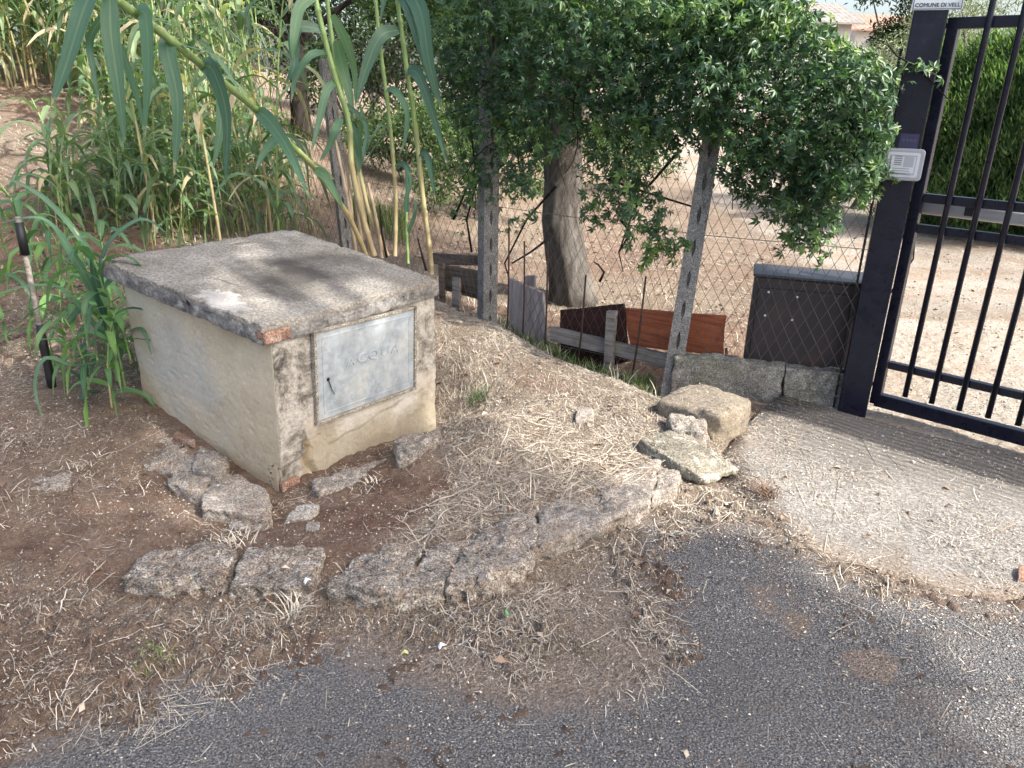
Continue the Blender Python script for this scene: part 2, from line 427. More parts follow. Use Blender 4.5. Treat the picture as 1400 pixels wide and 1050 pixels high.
def m_ground():
    m = NT('soil', .97, .1); co = m.coord()
    st, pa = m.attr('straw'), m.attr('path')
    soil = m.ramp(m.noise(co, 4, 8, .7), [(.3, (.090, .055, .040)), (.5, (.165, .105, .076)), (.72, (.26, .185, .14))])
    soil = m.mix(.9, soil, m.ramp(m.noise(co, 90, 6, .85), [(.34, .35), (.48, .95), (.56, 1.1), (.68, 2.0)]), 'MULTIPLY')
    fib = m.n('TexNoise'); c2 = m.coord('Object', (1, 3.2, 1)); m.l(c2, fib.inputs['Vector']); fib.inputs['Scale'].default_value = 38; fib.inputs['Detail'].default_value = 5; fib.inputs['Distortion'].default_value = 2.5
    fib2 = m.n('TexNoise'); c3 = m.coord('Object', (3.5, 1, 1)); m.l(c3, fib2.inputs['Vector']); fib2.inputs['Scale'].default_value = 30; fib2.inputs['Detail'].default_value = 5; fib2.inputs['Distortion'].default_value = 3
    mx = m.math('MAXIMUM', fib.outputs[0], fib2.outputs[0])
    straw = m.ramp(mx, [(.42, (.14, .108, .082)), (.56, (.32, .268, .21)), (.68, (.53, .465, .375))])
    straw = m.mix(.6, straw, m.ramp(m.noise(co, 1.3, 4), [(.35, (.72, .64, .60)), (.65, (1.1, 1.07, 1.04))]), 'MULTIPLY')
    f = m.math('ADD', m.math('MULTIPLY', st, .95), m.math('MULTIPLY', m.math('SUBTRACT', m.noise(co, 9, 6, .7), .5), 1.3), True)
    c = m.mix(f, soil, straw)
    pth = m.ramp(m.noise(co, 60, 5, .8), [(.34, (.22, .19, .155)), (.5, (.37, .335, .285)), (.66, (.54, .50, .44))])
    pth = m.mix(m.ramp(m.noise(co, 1.6, 5, .7), [(.45, 0), (.66, .75)]), pth, (.30, .215, .15))
    c = m.mix(pa, c, pth)
    c = m.mix(m.math('MULTIPLY', m.attr('asph'), .55), c, (.11, .095, .085))
    m.col(c)
    h = m.math('ADD', m.noise(co, 60, 8, .8), m.math('MULTIPLY', mx, m.math('MULTIPLY', st, 1.5)))
    m.bump(h, .018, 1.0); return m.m
g = npmesh('ground', np.stack([X, Y, Z], -1).reshape(-1, 3), F, m_ground(), smooth=True)
for nme, A in (('straw', A_straw), ('path', A_path), ('asph', A_asph)):
    a = g.data.attributes.new(nme, 'FLOAT', 'POINT'); a.data.foreach_set('value', A.ravel().astype(np.float32))
tag(g, 'brown soil ground with dry straw and a pale gravel drive', kind='structure')

# asphalt road
def m_asphalt():
    m = NT('asphalt', .88, .35); co = m.coord()
    c = m.ramp(m.noise(co, 170, 3, .75), [(.36, (.045, .045, .047)), (.48, (.15, .149, .149)), (.56, (.205, .202, .20)), (.68, (.46, .455, .44))])
    v = m.voro(co, 130); c = m.mix(.7, c, m.ramp(v, [(0, 1.7), (.3, 1.0), (.7, .5)]), 'MULTIPLY')
    c = m.mix(.5, c, m.ramp(m.noise(co, 1.4, 5), [(.35, .75), (.65, 1.3)]), 'MULTIPLY')
    d = m.ramp(m.noise(co, 2.6, 8, .72, .4), [(.54, 0), (.70, .75)])
    c = m.mix(d, c, (.17, .135, .11))
    du = m.math('ADD', m.math('MULTIPLY', m.attr('dust_lit'), 1.5), m.math('MULTIPLY', m.math('SUBTRACT', m.noise(co, 14, 8, .75), .62), 2.4), True)
    soil = m.ramp(m.noise(co, 90, 6, .85), [(.34, (.085, .065, .052)), (.48, (.19, .15, .12)), (.56, (.27, .22, .18)), (.68, (.50, .44, .36))])
    c = m.mix(du, c, soil)
    sp = m.ramp(m.voro(m.coord(), 35), [(.05, 1), (.08, 0)])
    c = m.mix(m.math('MULTIPLY', sp, m.ramp(m.noise(co, 9, 3), [(.5, 0), (.6, .8)])), c, (.42, .38, .33))
    m.col(c)
    m.bump(m.math('ADD', m.noise(co, 170, 4, .8), m.math('MULTIPLY', v, -1.2)), .009, 1.0); return m.m
xs, ys = axis(-60, -3, 3.5, 60, .025, 1.3), axis(-30, .8, 2.9, 3.0, .025, 1.3)
X2, Y2 = np.meshgrid(xs, ys); i2 = np.arange(X2.size).reshape(X2.shape)
Z2 = np.full(X2.shape, ROADZ) + fbm(X2, Y2, .8, 2) * .006
F2 = np.stack([i2[:-1, :-1], i2[:-1, 1:], i2[1:, 1:], i2[1:, :-1]], -1).reshape(-1, 4)
road = npmesh('road', np.stack([X2, Y2, Z2], -1).reshape(-1, 3), F2, m_asphalt(), smooth=True)
_qx, _qy = project(np.stack([X2, Y2, Z2], -1)); im_dust_lit = np.maximum(raster([(ASPH, 0.0)], 90, 1.0), raster([([(1070, 842), (1085, 836), (1106, 848), (1100, 864), (1078, 862)], 1.6), ([(1148, 892), (1185, 884), (1228, 905), (1215, 926), (1165, 920)], 1.2), ([(1010, 790), (1050, 800), (1075, 850), (1040, 835)], .6)], 3, 0.0))  # soil edge and two soil patches; last polygon paints a sunlit patch in tan
a = road.data.attributes.new('dust_lit', 'FLOAT', 'POINT'); a.data.foreach_set('value', np.clip(samp(im_dust_lit, _qx, _qy) * 1.3, 0, 1).ravel().astype(np.float32))
tag(road, 'grey asphalt road', kind='structure')

# grooved concrete ramp to the gate
def m_ramp():
    m = NT('ramp_concrete', .93, .2); co = m.coord()
    mp = m.n('Mapping'); m.l(co, mp.inputs[0]); mp.inputs['Rotation'].default_value = (0, 0, -math.atan2(GD.y, GD.x))
    gq = m.sep(mp.outputs[0])
    wob = m.math('MULTIPLY', m.noise(co, 3, 3), .10)
    ph = m.math('MULTIPLY', m.math('ADD', gq[1], wob), 2 * math.pi / .044)
    s = m.math('MULTIPLY_ADD', m.math('SINE', ph), .5); s.node.inputs[2].default_value = .5
    up = m.attr('groove_shade')
    nz = m.n('TexNoise'); m.l(co, nz.inputs['Vector']); nz.inputs['Scale'].default_value = 4; nz.inputs['Detail'].default_value = 6
    wv = m.n('VectorMath', operation='MULTIPLY_ADD'); m.l(nz.outputs['Color'], wv.inputs[0]); wv.inputs[1].default_value = (.5, .5, 0); m.l(co, wv.inputs[2]); wcv = wv.outputs[0]
    wear = m.math('MULTIPLY', up, m.ramp(m.noise(co, 5, 5, .7), [(.35, .35), (.6, 1)]))
    c = m.ramp(m.noise(co, 75, 6, .85), [(.37, (.09, .085, .078)), (.47, (.235, .222, .20)), (.55, (.31, .295, .27)), (.67, (.55, .53, .49))])
    c = m.mix(.7, c, m.ramp(m.noise(co, 2.5, 6, .7), [(.35, .62), (.62, 1.15)]), 'MULTIPLY')
    gro = m.math('MULTIPLY', m.math('SUBTRACT', 1.0, s), wear)
    c = m.mix(m.math('MULTIPLY', gro, 1.0, True), c, (.07, .06, .05))
    c = m.mix(m.math('MULTIPLY', up, .45), c, (.13, .118, .10))  # whole grooved band darkened: the gate's shadow painted into the concrete
    ck = m.ramp(m.voro(wcv, .8, 'DISTANCE_TO_EDGE'), [(0, 1), (.006, 0)])
    c = m.mix(m.math('MULTIPLY', ck, .22), c, (.07, .055, .04))
    ed = m.math('ADD', m.math('MULTIPLY', m.attr('edge'), 1.6), m.math('MULTIPLY', m.math('SUBTRACT', m.noise(co, 11, 8, .75), .75), 2.2), True)
    c = m.mix(ed, c, m.ramp(m.noise(co, 70, 6, .85), [(.36, (.07, .05, .038)), (.5, (.20, .155, .12)), (.64, (.42, .35, .27))]))
    m.col(c)
    h = m.math('ADD', m.math('MULTIPLY', s, m.math('MULTIPLY', wear, .8)), m.math('MULTIPLY', m.noise(co, 70, 6, .8), .7))
    m.bump(h, .012, .9); return m.m
bmr = bmesh.new()
bmr.faces.new([bmr.verts.new((p.x, p.y, 0)) for p in RAMP]); bmesh.ops.triangulate(bmr, faces=bmr.faces[:])
for _ in range(5): bmesh.ops.subdivide_edges(bmr, edges=[e for e in bmr.edges if e.calc_length() > .09], cuts=1)
for v in bmr.verts:
    if v.is_boundary and v.co.y < 3.9 and (v.co - Vector((GP.x, GP.y, 0))).dot(Vector((GN.x, GN.y, 0))) < -.3:
        q = v.co.copy(); v.co.x += noise.fractal(q * 9, 1, 2, 3) * .035; v.co.y += noise.fractal(q * 9 + Vector((5, 5, 5)), 1, 2, 3) * .035
for v in bmr.verts: v.co.z = float(rampz(v.co.x, v.co.y)) + noise.noise(v.co * 3) * .006
_be = [e for e in bmr.edges if e.is_boundary]; _r = bmesh.ops.extrude_edge_only(bmr, edges=_be)
for v in _r['geom']:
    if isinstance(v, bmesh.types.BMVert): v.co.z -= .07
ramp_o = bm_obj('concrete_ramp', bmr, m_ramp())
a = ramp_o.data.attributes.new('groove_shade', 'FLOAT', 'POINT')
dd = [(Vector((v.co.x, v.co.y)) - GP).dot(GN) for v in ramp_o.data.vertices]
a.data.foreach_set('value', [min(1, max(0.0, (d + .82) / .34)) for d in dd])
def polydist(x, y, poly):
    d = 9.0
    for (a, b), (c, e) in zip(poly, poly[1:] + poly[:1]):
        t = max(0, min(1, ((x - a) * (c - a) + (y - b) * (e - b)) / ((c - a) ** 2 + (e - b) ** 2))); d = min(d, math.hypot(x - a - t * (c - a), y - b - t * (e - b)))
    return d
_low = RAMPN[-3:] + RAMPN[:2]
a = ramp_o.data.attributes.new('edge', 'FLOAT', 'POINT'); a.data.foreach_set('value', [max(0.0, 1 - min(math.hypot(v.co.x - q[0], v.co.y - q[1]) if False else 9, min(polydist(v.co.x, v.co.y, [p, q]) for p, q in zip(_low[:-1], _low[1:]))) / .22) for v in ramp_o.data.vertices])
tag(ramp_o, 'grooved concrete ramp in front of the gate', kind='structure')

# ------------------------------------------------------------------ concrete water box
def m_box():
    m = NT('box_wall', .9, .2); co = m.coord(); q = m.sep(co)
    n1 = m.noise(co, 2.2, 7, .7, .5); fine = m.noise(co, 60, 5, .75)
    # left wall: pale smooth render, greyer above, sandier below
    side = m.ramp(m.noise(co, 2.0, 5, .55), [(.3, (.43, .355, .245)), (.5, (.55, .475, .345)), (.7, (.52, .48, .39))])
    sand = m.ramp(m.math('ADD', q[2], m.math('MULTIPLY', m.math('SUBTRACT', n1, .5), .7)), [(.05, 1), (.45, 0)])
    side = m.mix(m.math('MULTIPLY', sand, .6), side, (.42, .33, .215))
    side = m.mix(m.ramp(m.noise(co, 6, 8, .75), [(.55, 0), (.72, .6)]), side, (.25, .235, .20))
    side = m.mix(m.ramp(m.noise(co, 1.6, 3, .5, .3), [(.52, 0), (.68, .7)]), side, (.42, .42, .39))
    side = m.mix(m.ramp(m.noise(co, 3.1, 6, .6, .3), [(.56, 0), (.68, .55)]), side, (.40, .31, .20))
    # front: rough grey cement with dark algae
    fr = m.ramp(m.noise(co, 9, 8, .75, .4), [(.36, (.07, .063, .055)), (.45, (.22, .205, .18)), (.54, (.42, .395, .35)), (.8, (.56, .54, .50))])
    fr = m.mix(.6, fr, m.ramp(fine, [(.3, .5), (.55, 1.1), (.7, 1.3)]), 'MULTIPLY')
    low = m.ramp(m.noise(co, 4, 6, .6), [(.36, (.30, .255, .20)), (.5, (.46, .42, .355)), (.64, (.57, .545, .50))])
    low = m.mix(m.ramp(m.math('ADD', q[2], m.math('MULTIPLY', m.math('SUBTRACT', n1, .5), .4)), [(.10, .75), (.20, 0)]), low, (.31, .27, .19))
    low = m.mix(m.ramp(m.noise(co, 11, 6, .7), [(.56, 0), (.72, .5)]), low, (.22, .18, .14))
    wco = m.n('VectorMath', operation='ADD'); nn = m.n('TexNoise'); m.l(co, nn.inputs['Vector']); nn.inputs['Scale'].default_value = 9; nn.inputs['Detail'].default_value = 4
    sc_ = m.n('VectorMath', operation='MULTIPLY_ADD'); m.l(nn.outputs['Color'], sc_.inputs[0]); sc_.inputs[1].default_value = (.07, .07, .07); sc_.inputs[2].default_value = (-.035, -.035, -.035)
    m.l(co, wco.inputs[0]); m.l(sc_.outputs[0], wco.inputs[1])
    inlow = m.box(wco.outputs[0], .17, 1.2, -.5, .27, (0, 2), .02)
    fr = m.mix(inlow, fr, low)
    geo = m.n('Attribute'); geo.attribute_name = 'front'
    c = m.mix(geo.outputs['Fac'], side, fr)
    c = m.mix(.35, c, m.ramp(fine, [(.3, .7), (.6, 1.15)]), 'MULTIPLY')
    m.col(c)
    h = m.math('ADD', m.math('MULTIPLY', fine, .35), m.math('MULTIPLY', m.math('MULTIPLY', m.noise(co, 28, 8, .75), 1.3), m.math('ADD', m.math('MULTIPLY', geo.outputs['Fac'], .8), .12)))
    m.bump(h, .012, .8); return m.m
def m_slab():
    m = NT('slab_concrete', .95, .2); co = m.coord(); q = m.sep(co)
    c = m.ramp(m.noise(co, 3, 6, .6), [(.3, (.22, .20, .17)), (.5, (.30, .28, .245)), (.7, (.38, .36, .32))])
    g = m.ramp(m.voro(co, 75), [(0, 1.5), (.35, 1.0), (.8, .6)])
    c = m.mix(.8, c, g, 'MULTIPLY')
    c = m.mix(.7, c, m.ramp(m.noise(co, 160, 3, .7), [(.3, .6), (.5, 1), (.7, 1.4)]), 'MULTIPLY')
    # black algae stain on the top, towards the back
    d = m.n('VectorMath', operation='DISTANCE'); mp = m.n('Mapping'); m.l(co, mp.inputs[0]); mp.inputs['Scale'].default_value = (1, 1.35, 0); m.l(mp.outputs[0], d.inputs[0]); d.inputs[1].default_value = (.55, .62, 0)
    st = m.math('ADD', d.outputs['Value'], m.math('MULTIPLY', m.math('SUBTRACT', m.noise(co, 4.5, 6, .65), .5), 1.1))
    c = m.mix(m.ramp(st, [(.14, .9), (.52, 0)]), c, (.065, .06, .055))
    # pale bare cement by the left front rim
    d2 = m.n('VectorMath', operation='DISTANCE'); mp2 = m.n('Mapping'); m.l(co, mp2.inputs[0]); mp2.inputs['Scale'].default_value = (1.6, 1.0, 0); m.l(mp2.outputs[0], d2.inputs[0]); d2.inputs[1].default_value = (.10, .33, 0)
    s2 = m.math('ADD', d2.outputs['Value'], m.math('MULTIPLY', m.math('SUBTRACT', m.noise(co, 8, 7, .7, 1), .5), .5))
    c = m.mix(m.ramp(s2, [(.11, .9), (.15, 0)]), c, (.42, .405, .38))
    # rims: darker, patchy
    rim = m.attr('rim')
    rc = m.ramp(m.noise(co, 13, 8, .75, .5), [(.34, (.06, .058, .055)), (.5, (.21, .205, .195)), (.62, (.38, .37, .35)), (.75, (.50, .49, .47))])
    c = m.mix(rim, c, rc)
    m.col(c)
    m.bump(m.math('ADD', m.noise(co, 30, 9, .8), m.math('MULTIPLY', m.voro(co, 75), -.5)), .012, .9); return m.m

box = thing('water_meter_box', 'weathered concrete utility box with a grey metal door marked ACQUA on rubble footing', 'utility box', (BF.x, BF.y, 0), (0, 0, math.atan2(FRD.y, FRD.x)))
def bt(y, x=0): return .72 + .101 * y + .009 * x     # slab top in box coordinates
INV = lambda P: Matrix.Rotation(-math.atan2(FRD.y, FRD.x), 3, 'Z') @ (Vector(P) - Vector((BF.x, BF.y, 0)))
cf, cr, cl = INV((WF.x, WF.y, zFr - .0)), INV((bRight.x, bRight.y, zRt - .06)), INV((bLeft.x, bLeft.y, zLf))
TH = .085
def wallbm(cuts, c, amp, seed, bev=.05): return rough_block(c, cuts, amp, bev, seed, 9)
x0, x1, yb = .045, BW_ - .012, BL_ - .045
botF = (x0 - .012, -.004, zFr - .02); 
body = wallbm(120, [botF, (x1, .0, zRt - .12), (x1, yb, .02), (x0 + .02, yb, zLf - .02),
                  (x0, 0.006, bt(0) - TH + .01), (x1, 0.006, bt(0, x1) - TH + .01), (x1, yb, bt(yb, x1) - TH + .01), (x0, yb, bt(yb) - TH + .01)], .0035, 3, .012)
for v in body.verts:   # broken plaster along the foot of the front corner
    p = v.co
    if p.y < .06:
        n1 = noise.noise(Vector((p.x * 9, 3, p.z * 9))) * .02
        d = abs((p.x - .205) + (p.z - .02) * .25 + n1)
        if p.z < .17 + n1 and d < .016: p.y += .05 * (1 - d / .016)
        if p.z < .075 + n1 * 2 + max(0, p.x - .12) * .9 and .02 < p.x < .20: p.y += .03
        if p.x > .3 and p.z < .10 + (p.x - .3) * .13 + n1: p.y += .006 * min(1, ((.10 + (p.x - .3) * .13 + n1) - p.z) / .01)
body_o = bm_obj('wall', body, m_box(), box)
a = body_o.data.attributes.new('front', 'FLOAT', 'FACE'); a.data.foreach_set('value', [1.0 if p.normal.y < -.5 else 0.0 for p in body_o.data.polygons])
sl = rough_block([(-.0, -.012, bt(0) - TH), (BW_, -.012, bt(0, BW_) - TH), (BW_ + .03, BL_, bt(BL_, BW_) - TH), (-.02, BL_, bt(BL_) - TH),
                  (-.0, -.012, bt(0)), (BW_, -.012, bt(0, BW_)), (BW_ + .03, BL_, bt(BL_, BW_)), (-.02, BL_, bt(BL_))], 60, .004, .035, 9, 12)
for v in sl.verts:
    p = v.co; e = min(abs(p.x), abs(p.x - BW_), abs(p.y), abs(p.y - BL_))
    k = max(0, 1 - e / .03); n2 = noise.fractal(Vector((p.x * 14, p.y * 14, p.z * 14)), 1, 2, 4)
    p.z -= k * max(0, n2) * .022 if p.z > bt(p.y) - .03 else -k * max(0, n2) * .015
    if p.x < .13 and p.y < .01 and p.z < bt(p.y) + .01: p.y += .014      # chipped corner that bares the brick
sl_o = bm_obj('roof_slab', sl, m_slab(), box)
a = sl_o.data.attributes.new('rim', 'FLOAT', 'POINT')
a.data.foreach_set('value', [min(1.0, max(0.0, (bt(v.co.y, v.co.x) - .012 - v.co.z) / .02)) for v in sl_o.data.vertices])
bb = rough_block([(.004, -.012, bt(0) - .078), (.13, -.012, bt(0) - .078), (.13, .05, bt(0) - .078), (.004, .05, bt(0) - .078), (.004, -.012, bt(0) - .028), (.13, -.012, bt(0) - .028), (.13, .05, bt(0) - .028), (.004, .05, bt(0) - .028)], 12, .004, .12, 4, 20)
tag(bm_obj('brick', bb, MAT['brick'], box), 'bare orange brick at the chipped slab corner')
bb = rough_block([(.035, .004, zFr - .0), (.13, .004, zFr), (.13, .08, zFr), (.035, .08, zFr), (.035, .004, zFr + .075), (.13, .004, zFr + .075), (.13, .08, zFr + .07), (.035, .08, zFr + .07)], 12, .006, .12, 5, 20)
tag(bm_obj('brick', bb, MAT['brick'], box), 'bare brick at the foot of the front corner')

# metal door
def m_zinc(name='zinc', rough=.5):
    m = NT(name, rough, .5); co = m.coord(); m.b.inputs['Metallic'].default_value = .25
    c = m.ramp(m.noise(co, 7, 6, .7), [(.36, (.25, .29, .32)), (.5, (.35, .395, .43)), (.64, (.45, .475, .48))])
    c = m.mix(.35, c, m.ramp(m.voro(co, 45, 'F1', 1), [(.2, .75), (.8, 1.2)]), 'MULTIPLY')
    c = m.mix(m.ramp(m.noise(co, 5, 5), [(.55, 0), (.75, .5)]), c, (.36, .37, .27))
    m.col(c); m.bump(m.noise(co, 25, 5), .003, .3); return m.m
zinc = m_zinc()
def front(px, py):  # box coordinates of a point on the front face
    P0 = Vector((BF.x, BF.y, 0)); n = Vector((-SDD.x, -SDD.y, 0)); return INV(onplane(px, py, P0, n))
dc = [front(*q) for q in ((433, 578), (564, 529), (562, 421), (428, 452))]
dx0 = (dc[0].x + dc[3].x) / 2; dx1 = (dc[1].x + dc[2].x) / 2; dz0 = (dc[0].z + dc[1].z) / 2; dz1 = (dc[2].z + dc[3].z) / 2
print('door', dx0, dx1, dz0, dz1, [tuple(round(k, 3) for k in d) for d in dc], 'z', zFr, zRt, zLf)
dcx, dcz = (dx0 + dx1) / 2, (dz0 + dz1) / 2; dw, dh = dx1 - dx0, dz1 - dz0
tilt = math.atan2((dc[1].z - dc[0].z + dc[2].z - dc[3].z) / 2, dw)
door = thing('door', None, None); door.parent = box; door.location = (dcx, -.006, dcz); door.rotation_euler = (0, -tilt, 0); del_ = None
mb = MB()
for (cx, cz, sx, sz) in ((0, dh / 2, dw + .028, .014), (0, -dh / 2, dw + .028, .014), (-dw / 2 - .007, 0, .014, dh - .014), (dw / 2 + .007, 0, .014, dh - .014)):
    mb.box((cx, -.004, cz), (sx, .022, sz))
fm = m_concrete('surround', (.40, .37, .31), (.17, .15, .12), (.50, .47, .41), 2.0, .2)
mb.build('frame', fm, door, bevel=.002)
mb = MB(); mb.box((0, -.002, 0), (dw - .004, .012, dh - .018))
t = .008
for (cx, cz, sx, sz) in ((0, dh / 2 - .035, dw - .07, t), (0, -dh / 2 + .035, dw - .07, t), (-dw / 2 + .035, 0, t, dh - .07 - t), (dw / 2 - .035, 0, t, dh - .07 - t)):
    mb.box((cx, -.0085, cz), (sx, .003, sz))
mb.build('panel', zinc, door, bevel=.0012)
def text(name, body, size, mat, parent, loc, rot, ext=.002, sx=1.0, space=1.0, bev=0):
    cu = bpy.data.curves.new(name, 'FONT'); cu.body = body; cu.size = size; cu.extrude = ext; cu.align_x = 'CENTER'; cu.align_y = 'CENTER'; cu.space_character = space
    cu.bevel_depth = bev; cu.resolution_u = 4
    tmp = bpy.data.objects.new('tmp', cu); COL.objects.link(tmp)
    me = bpy.data.meshes.new_from_object(tmp.evaluated_get(bpy.context.evaluated_depsgraph_get()))
    bpy.data.objects.remove(tmp); o = link_mesh(name, me, mat, parent); o.location = loc; o.rotation_euler = rot; o.scale = (sx, 1, 1); return o
text('lettering', 'ACQUA', .060, zinc, door, (.03, -.0078, .03), (math.pi / 2, 0, 0), .0028, 1.35, 1.3, .0008)
black = NT('black_iron', .6, .4).col((.012, .012, .012)).m
mb = MB(); mb.tube([(-dw / 2 + .06, -.009, -.02), (-dw / 2 + .06, -.0105, -.02)], .0085, 12); mb.tube([(-dw / 2 + .06, -.012, -.02), (-dw / 2 + .066, -.016, -.05), (-dw / 2 + .09, -.013, -.095), (-dw / 2 + .078, -.012, -.07), (-dw / 2 + .062, -.012, -.025)], .0013, 5)
mb.build('keyhole', black, door)

# ------------------------------------------------------------------ rocks
def rock(name, label, cat, top4, zt, drop, mat, seed, amp=.018, bev=.35, flare=.0, group=None, cuts=20, tilt=(0, 0, 0, 0), freq=7, kind=None):
    T = [onz(px, py, zt + tl) for (px, py), tl in zip(top4, tilt)]
    c = sum(T, Vector()) / 4
    B = [Vector((c.x + (p.x - c.x) * (1 + flare), c.y + (p.y - c.y) * (1 + flare), c.z - drop)) for p in T]
    bm = rough_block(B + T, cuts, amp, bev, seed, freq)
    for v in bm.verts: v.co -= Vector((c.x, c.y, c.z - drop))
    o = bm_obj(name, bm, MAT[mat]); o.location = (c.x, c.y, c.z - drop)
    return tag(o, label, cat, group, kind)
G1 = 'broken concrete edging blocks along the road'
rock('edging_stone', 'pitted brown edging stone tapering to a point, leftmost of the broken kerb row', 'edging stone', [(160, 790), (304, 788), (322, 736), (208, 746)], .035, .17, 'rock', 1, .030, .42, .06, G1, 34)
rock('edging_stone', 'chunky pitted edging block second from the left in the kerb row', 'edging stone', [(302, 800), (432, 798), (450, 740), (338, 744)], .045, .18, 'rock', 2, .030, .32, .02, G1, 34)
rock('edging_stone', 'long pitted kerb piece left of the two dark cracks', 'edging stone', [(446, 794), (540, 808), (592, 736), (490, 748)], .035, .16, 'rock', 3, .024, .3, .03, G1, 34)
rock('edging_stone', 'kerb piece between the two dark cracks', 'edging stone', [(540, 804), (606, 798), (650, 730), (588, 742)], .035, .15, 'rock', 4, .018, .25, .02, G1, 28)
rock('edging_stone', 'tall kerb piece right of the second crack with its upper corner by the straw', 'edging stone', [(608, 800), (734, 765), (735, 690), (640, 722)], .04, .16, 'rock', 5, .026, .28, .04, G1, 34)
rock('edging_stone', 'half buried grey concrete kerb remnant under straw, between the cracked kerb and the flat slab', 'edging stone', [(728, 752), (890, 682), (908, 622), (738, 690)], .030, .14, 'rock_grey', 6, .036, .3, .10, G1, 34)
rock('edging_stone', 'small grey upright kerb fragment left of the lichen covered slab', 'edging stone', [(893, 676), (925, 664), (932, 640), (900, 642)], .02, .11, 'rock_grey', 7, .016, .5, .1, G1, 20)
rock('stone_slab', 'flat tilted stone slab patched with pale lichen, below the boulder', 'stone slab', [(874, 600), (960, 654), (1008, 640), (934, 584)], .05, .06, 'lichen_slab', 8, .014, .3, .0, None, 34, (.025, -.02, -.03, .02))
rock('rock', 'small jagged grey rock leaning on the big boulder', 'rock', [(915, 585), (968, 590), (966, 570), (918, 563)], .095, .15, 'rock_grey', 9, .03, .6, .1, None, 24)
rock('boulder', 'large smooth tan boulder with flat sloping top at the ramp edge', 'boulder', [(892, 546), (990, 566), (1036, 546), (950, 516)], .165, .20, 'boulder', 10, .013, .80, -.06, None, 40, (-.045, -.01, .0, .0), 3)
G2 = 'rubble along the foot of the concrete box'
rock('rubble_stone', 'rounded grey rubble stone nearest the reed plants at the box foot', 'rubble stone', [(184, 632), (242, 648), (262, 602), (200, 588)], .045, .11, 'rock_grey', 11, .02, .55, .05, G2, 26)
rock('rubble_stone', 'middle grey rubble stone at the box foot', 'rubble stone', [(226, 662), (280, 678), (298, 630), (246, 612)], .045, .12, 'rock_grey', 12, .02, .5, .05, G2, 26)
rock('rubble_stone', 'largest grey rubble slab against the box foot, near its front corner', 'rubble stone', [(276, 694), (366, 708), (368, 668), (290, 632)], .04, .12, 'rock_grey', 13, .016, .45, .05, G2, 30)
rock('rubble_stone', 'thin grey rubble stone tucked under the rear end of the box wall', 'rubble stone', [(178, 592), (232, 606), (246, 584), (192, 562)], .065, .1, 'rock_grey', 14, .014, .5, 0, G2, 20)
rock('rubble_stone', 'flat grey rubble piece in front of the box corner', 'rubble stone', [(312, 720), (362, 722), (355, 702), (318, 700)], .0, .06, 'rock_grey', 15, .01, .5, 0, G2, 20)
rock('rubble_stone', 'small rubble stone wedged between the two middle rubble stones and the wall', 'rubble stone', [(262, 640), (306, 654), (312, 626), (272, 606)], .06, .12, 'rock_grey', 16, .014, .5, 0, G2, 18)
rock('rubble_stone', 'slanting rubble flake right at the lower box corner', 'rubble stone', [(356, 712), (374, 712), (368, 682), (352, 684)], .02, .07, 'rock_grey', 17, .008, .4, 0, G2, 16)
rock('mortar_lump', 'pale broken mortar lump pointing up from the soil by the box corner', 'mortar lump', [(388, 712), (424, 706), (438, 688), (408, 690)], .02, .07, 'gravel_stone', 18, .01, .35, 0, None, 20, (-.02, -.01, .02, .0))
rock('small_stone', 'small round grey stone just below the pale mortar lump', 'stone', [(416, 724), (438, 724), (438, 712), (420, 711)], .01, .05, 'rock_grey', 19, .006, .6, 0, None, 14)
rock('brick_shard', 'thin orange brick shard under the left wall of the box', 'brick', [(236, 596), (266, 608), (268, 601), (240, 588)], .075, .02, 'brick', 20, .004, .2, 0, None, 12)
rock('flat_stone', 'flat brown stone lying in straw on the soil at the far left', 'stone', [(38, 668), (92, 668), (100, 645), (50, 642)], .05, .06, 'rock', 21, .012, .6, 0, None, 22)
rock('small_stone', 'pale grey stone half buried in the straw of the bank', 'stone', [(786, 574), (812, 574), (810, 556), (792, 556)], .085, .07, 'rock_grey', 22, .012, .6, 0, None, 16)
rock('footing', 'crumbling pinkish cement footing under the box front', 'footing', [(432, 672), (530, 650), (528, 628), (425, 655)], .015, .08, 'rock_grey', 23, .02, .45, .05, None, 26)
rock('footing', 'grey cement lump at the right end of the box front', 'footing', [(545, 626), (600, 606), (602, 585), (540, 603)], .10, .18, 'rock_grey', 24, .022, .45, .05, None, 26)
rock('asphalt_lump', 'small dark lump at the right edge of the ramp', 'stone', [(1392, 790), (1408, 790), (1406, 774), (1393, 774)], -.02, .04, 'brick', 25, .004, .4, 0, None, 12)

# ------------------------------------------------------------------ gate post and gate
def m_navy():
    m = NT('navy_paint', .3, .32); co = m.coord()
    c = m.ramp(m.noise(co, 12, 6, .7), [(.35, (.006, .007, .016)), (.6, (.011, .012, .024)), (.85, (.03, .03, .042))])
    sc = m.coord('Object', (40, 40, 3)); st = m.ramp(m.noise(sc, 1, 5, .7), [(.60, 0), (.8, .4)])
    c = m.mix(st, c, (.05, .048, .058)); m.col(c)
    r = m.ramp(m.noise(co, 18, 5), [(.3, .2), (.7, .42)]); m.l(r, m.b.inputs['Roughness']); m.bump(m.noise(co, 90, 4), .0012, .3); return m.m
navy = m_navy()
galv = NT('galvanised', .45, .5); galv.b.inputs['Metallic'].default_value = .6; galv.col((.30, .30, .30)); galv = galv.m
grey_pl = NT('grey_plastic', .45, .5).col((.36, .37, .40)).m
white_pl = NT('white_panel', .4, .5).col((.62, .64, .68)).m
ink = NT('dark_ink', .6).col((.05, .05, .06)).m
ink2 = NT('grey_ink', .6).col((.24, .25, .28)).m
ga = math.atan2(GD.y, GD.x)
Rg = Matrix.Rotation(ga, 3, 'Z')
